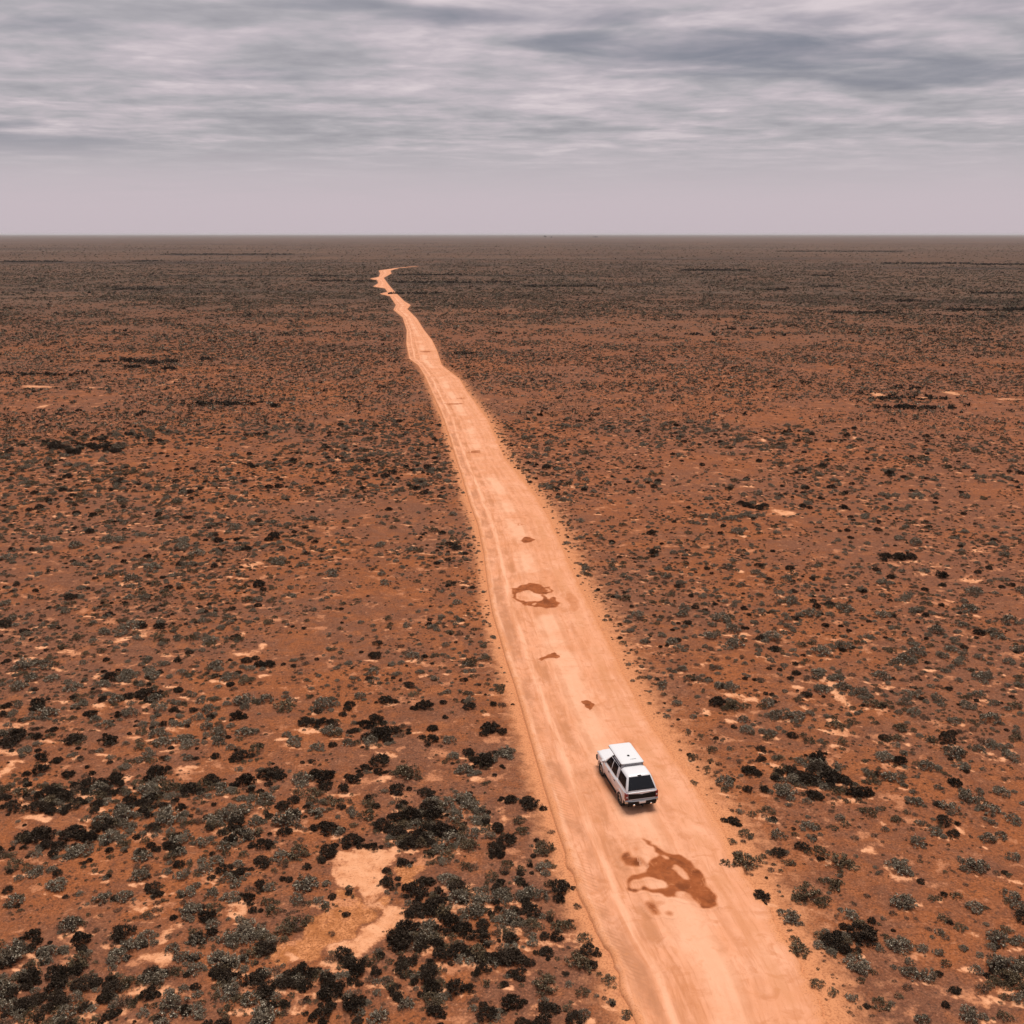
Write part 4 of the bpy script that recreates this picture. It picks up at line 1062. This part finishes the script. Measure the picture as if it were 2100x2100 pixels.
def build_vehicle():
    head = R(13.5)                      # nose swung to the left of the view axis
    fwd = Vector((-math.sin(head), math.cos(head), 0)); left = Vector((-math.cos(head), -math.sin(head), 0))
    p = ground(1274.5, 1650, .06)
    base = Vector((p[0], p[1], 0)) + 1.61 * fwd - .80 * left
    lat = (base.x - float(road_l(base.y))) / float(road_r(base.y) - road_l(base.y))
    base.z = float(road_h(np.array(lat), np.array(base.y), np.array(base.x))) - .02
    root = empty('utility_vehicle', base, math.pi / 2 + head)
    props(root, 'white dual-cab utility vehicle with canopy and roof box driving along the dirt track', 'vehicle')
    # lower body with wheel arches cut out
    secs = [(-2.80, .74, .66, 1.14), (-2.76, .86, .60, 1.19), (-2.60, .915, .56, 1.215), (-1.6, .925, .50, 1.215), (-.9, .925, .44, 1.20), (.3, .925, .44, 1.18), (1.15, .92, .46, 1.165),
            (1.75, .91, .48, 1.16), (2.25, .885, .50, 1.12), (2.55, .83, .52, 1.05), (2.70, .70, .55, .92)]
    bm = loft([[(TAIL(x), y, z) for y, z in rrect(hw, z0, z1, .15, .09)] for x, hw, z0, z1 in secs])
    body = fin('body', bm, [M_PAINT, M_BLACK], root)
    cut = []
    for x in (-1.61, 1.61):
        for s in (-1, 1):
            c = fin('cut', tube((x, s * .58, .40), (x, s * 1.05, .40), .475, 32), M_BLACK, None, False)
            md = body.modifiers.new('arch', 'BOOLEAN'); md.object = c; md.operation = 'DIFFERENCE'; md.solver = 'EXACT'; cut.append(c)
    bpy.context.view_layer.update()
    me = bpy.data.meshes.new_from_object(body.evaluated_get(bpy.context.evaluated_depsgraph_get()))
    body.modifiers.clear(); body.data = me
    for c in cut: bpy.data.objects.remove(c)
    for pl in me.polygons:
        ce = pl.center; pl.material_index = 0
        for x in (-1.61, 1.61):
            if abs(ce.y) < .93 and math.hypot(ce.x - x, ce.z - .40) < .479 and abs(pl.normal.y) < .6: pl.material_index = 1
            if abs(abs(ce.y) - .58) < .01 and math.hypot(ce.x - x, ce.z - .40) < .479: pl.material_index = 1
    me.polygons.foreach_set('use_smooth', np.ones(len(me.polygons), bool)); me.set_sharp_from_angle(angle=R(35))
    fin('underbody', bbox(-2.3, 2.3, -.60, .60, .30, .56, .04), M_BLACK, root)
    # cab and canopy
    cab = fin('cab', loft([[(x, y, z) for x, y in plan(x0, x1, hw, .13 if z < 1.8 else .2)] for z, x0, x1, hw in CAB]), M_PAINT, root)
    can = fin('canopy', loft([[(x, y, z) for x, y in plan(x0, x1, hw, .12 if z < 1.8 else .2)] for z, x0, x1, hw in CAN]), M_PAINT, root)
    for s in (-1, 1):
        fin('window', side_pane(CAB, [(.06, 1.22), (.93, 1.22), (.50, 1.74), (.06, 1.77)], s), M_GLASS, cab)
        fin('window', side_pane(CAB, [(-.80, 1.22), (-.02, 1.22), (-.02, 1.77), (-.70, 1.77)], s), M_GLASS, cab)
        fin('window', side_pane(CAN, [(-2.30, 1.28), (-1.10, 1.28), (-1.10, 1.79), (-2.00, 1.79)], s), M_GLASS, can)
        fin('gutter', side_pane(CAB, [(-.88, 1.81), (.47, 1.81), (.42, 1.85), (-.88, 1.85)], s, .012), M_BLACK, cab)
        for x0, x1 in ((.06, 1.06), (-.90, .02)):          # doors
            d = fin('door', bbox(x0, x1, min(s * .90, s * .933), max(s * .90, s * .933), .52, 1.10, .02), M_PAINT, root)
            fin('handle', bbox(x0 + .06, x0 + .24, min(s * .93, s * .955), max(s * .93, s * .955), .98, 1.02, .008), M_BLACK, d)
        fin('side_step', join(tube((-1.05, s * .93, .40), (1.05, s * .93, .40), .045), tube((-.8, s * .6, .42), (-.8, s * .93, .40), .03), tube((.8, s * .6, .42), (.8, s * .93, .40), .03)), M_BLACK, root)
        mr = fin('mirror', bbox(.84, .98, min(s * .93, s * 1.12), max(s * .93, s * 1.12), 1.17, 1.36, .035, 3), M_PAINT, root)
        fin('mirror_arm', tube((.93, s * .86, 1.18), (.93, s * .96, 1.22), .025), M_BLACK, mr)
        for x in (-1.61, 1.61):
            arc = []
            for k in range(17):
                a = math.pi * (k / 16) ; c, sn = math.cos(a), math.sin(a)
                arc.append([(x + c * .475, s * .90, .40 + sn * .475), (x + c * .53, s * .90, .40 + sn * .53), (x + c * .525, s * .945, .40 + sn * .525), (x + c * .48, s * .955, .40 + sn * .48)])
            fin('wheel_arch', loft(arc), M_PAINT, root)
            wheel(root, x, s)
        fin('mud_flap', bbox(-2.12, -2.09, min(s * .66, s * .90), max(s * .66, s * .90), .22, .52, .005), M_BLACK, root)
        tl = fin('tail_light', bbox(-2.530, -2.310, min(s * .775, s * .922), max(s * .775, s * .922), .76, 1.13, .02, 3), M_RED, root)
        fin('reversing_lens', bbox(-2.542, -2.510, min(s * .80, s * .88), max(s * .80, s * .88), .90, .98, .008), M_LENS, tl)
        fin('headlight', bbox(2.46, 2.64, min(s * .56, s * .83), max(s * .56, s * .83), .86, 1.00, .03, 3), M_LENS, root)
        fin('tow_eye', join(bbox(-2.695, -2.570, min(s * .42, s * .54), max(s * .42, s * .54), .47, .565, .02, 3)), M_CHROME, root)
    fin('windscreen', end_pane(CAB, 2, 1, .74, .58, 1.22, 1.80), M_GLASS, cab)
    fin('rear_window', end_pane(CAN, 1, -1, .77, .595, 1.265, 1.85), M_REAR, can)
    fin('door_seal', bbox(TAIL(-2.20) - .03, TAIL(-2.20) + .05, -.10, .10, 1.875, 1.91, .012), M_BLACK, can)
    # tailgate with black garnish, its upper edge dipping to the middle
    tg = fin('tailgate', bbox(-2.540, -2.450, -.77, .77, .70, 1.18, .02), M_PAINT, root)
    prof = [(-.765, .80), (.765, .80), (.765, 1.125), (.16, 1.075), (0, 1.045), (-.16, 1.075), (-.765, 1.125)]
    fin('garnish', loft([[(x, y, z) for y, z in prof] for x in (-2.552, -2.510)]), M_BLACK, tg, False)
    fin('tailgate_handle', bbox(-2.565, -2.540, -.12, .12, .98, 1.03, .008), M_BLACK, tg)
    # rear bumper
    bp = fin('rear_bumper', loft([[(x, y, z) for x, z in ((-2.450, .55), (-2.610 + .10 * abs(y / .93) ** 3, .56), (-2.640 + .10 * abs(y / .93) ** 3, .60), (-2.640 + .10 * abs(y / .93) ** 3, .70), (-2.610 + .10 * abs(y / .93) ** 3, .735), (-2.450, .735))]
                                 for y in np.linspace(-.93, .93, 15)]), M_SILVER, root)
    for s in (-1, 1):
        fin('bumper_step', bbox(-2.655, -2.590, min(s * .20, s * .80), max(s * .20, s * .80), .535, .685, .015), M_BLACK, bp)
    fin('number_plate', bbox(-2.660, -2.640, -.18, .18, .57, .68, .006), M_PLATE, bp)
    fin('lower_valance', bbox(-2.590, -2.410, -.80, .80, .40, .55, .03), M_BLACK, bp)
    fin('tow_hitch', join(bbox(-2.730, -2.510, -.04, .04, .40, .47, .01), tube((-2.700, 0, .46), (-2.700, 0, .53), .025)), M_BLACK, root)
    fin('exhaust_pipe', tube((-2.560, -.62, .36), (-2.010, -.62, .40), .035), M_SILVER, root)
    # nose
    fin('front_bumper', bbox(2.48, 2.76, -.86, .86, .44, .74, .06, 3), M_BLACK, root)
    fin('grille', bbox(2.58, 2.72, -.50, .50, .76, .98, .03), M_BLACK, root)
    bn = fin('bonnet', loft([[(x, y, z) for y, z in ((-hw, zz - .03), (-hw * .8, zz + .015), (-hw * .3, zz + .03), (hw * .3, zz + .03), (hw * .8, zz + .015), (hw, zz - .03))] for x, hw, zz in
                     ((1.18, .78, 1.175), (1.75, .77, 1.17), (2.25, .74, 1.135), (2.53, .66, 1.07))]), M_PAINT, root)
    # roof rack and hard-shell roof box
    rk = fin('roof_rack', join(*[tube((-.95, s * .60, 1.965), (.95, s * .60, 1.965), .022) for s in (-1, 1)],
                               *[bbox(x - .03, x + .03, -.60, .60, 1.945, 1.98, .01) for x in (-.75, -.1, .5)],
                               *[bbox(x - .04, x + .04, s * .60 - .03, s * .60 + .03, 1.82, 1.98, .01) for x in (-.75, .3) for s in (-1, 1)]), M_BLACK, root)
    rb = fin('roof_box', loft([[(x, y, z) for x, y in plan(x0, x1, hw, .10)] for z, x0, x1, hw in
                       ((1.985, -.98, 1.20, .63), (2.00, -1.02, 1.24, .65), (2.065, -1.02, 1.24, .65), (2.10, -.98, 1.20, .61), (2.118, -.88, 1.08, .50))]), M_BOX, root)
    fin('box_seam', loft([[(x, y, z) for x, y in plan(-1.026, 1.246, .656, .10)] for z in (2.02, 2.038)]), M_BLACK, rb)
    fin('vent', bbox(-.36, -.22, -.06, .06, 2.112, 2.15, .015), M_BLACK, rb)
    fin('latch', bbox(-.72, -.66, -.30, .02, 2.112, 2.135, .008), M_SILVER, rb)


build_vehicle()


# ------------------------------------------------------------------ far trees on the skyline
def far_tree(px, dist, h, wdt, label, seed):
    g = np.random.default_rng(seed)
    x = (px - 1050) / F * (dist * math.cos(PITCH)); root = empty('distant_tree', (x, dist, 0))
    props(root, label, 'tree', 'trees on the skyline')
    bm = bmesh.new()
    bmesh.ops.create_cone(bm, cap_ends=True, segments=8, radius1=h * .05, radius2=h * .02, depth=h * .7, matrix=Matrix.Translation((0, 0, h * .35)))
    for k in range(5):
        a = k * 1.3
        b2 = tube((0, 0, h * .35), (math.cos(a) * wdt * .3, math.sin(a) * wdt * .3, h * .7), h * .015, 6); bm = join(bm, b2)
    fin('trunk', bm, M_WOOD, root)
    C = []
    for k in range(26):
        a = g.uniform(0, 6.28); r = wdt * .5 * math.sqrt(g.uniform(0, 1)); z = h * (.55 + .4 * math.sqrt(max(0, 1 - (2 * r / wdt) ** 2)) * g.uniform(.4, 1))
        d = g.normal(size=(16, 3)); d /= np.linalg.norm(d, axis=1)[:, None]
        C.append(np.array([r * math.cos(a), r * math.sin(a), z]) + d * h * .13 * g.uniform(.5, 1, (16, 1)))
    C = np.concatenate(C); n = len(C); t = g.normal(size=(n, 3)); t /= np.linalg.norm(t, axis=1)[:, None]; b = np.cross(t, g.normal(size=(n, 3))); b /= np.linalg.norm(b, axis=1)[:, None]
    sz = h * .06
    V = np.stack([C - t * sz, C - b * sz * .6, C + t * sz, C + b * sz * .6], 1).reshape(-1, 3)
    new_obj('crown', mesh_np('crown', V, np.arange(4 * n).reshape(n, 4)), [M_LEAF[1]], root)


far_tree(1118, 7000, 20, 22, 'left one of the tiny dark tree clumps on the skyline', 1)
far_tree(1131, 7200, 13, 14, 'smallest tree clump on the skyline, just right of the left one', 2)
far_tree(1221, 7000, 15, 36, 'right and widest of the tiny tree clumps on the skyline', 3)


# ------------------------------------------------------------------ haze
def build_haze():
    m = bpy.data.materials.new('haze'); m.use_nodes = True
    T = NT(m.node_tree); T.n.clear()
    o = T.node('ShaderNodeOutputMaterial'); v = T.node('ShaderNodeVolumePrincipled')
    v.inputs['Color'].default_value = (.90, .88, .90, 1); v.inputs['Density'].default_value = HAZE; v.inputs['Anisotropy'].default_value = 0.0
    T.l.new(v.outputs[0], o.inputs['Volume'])
    bm = bbox(-45000, 45000, -45000, 45000, -1.5, 34, 0)
    ob = fin('haze', bm, m, None, False)
    props(ob, 'thin pale haze over the plain', kind='stuff')


HAZE = 4.2e-5
build_haze()
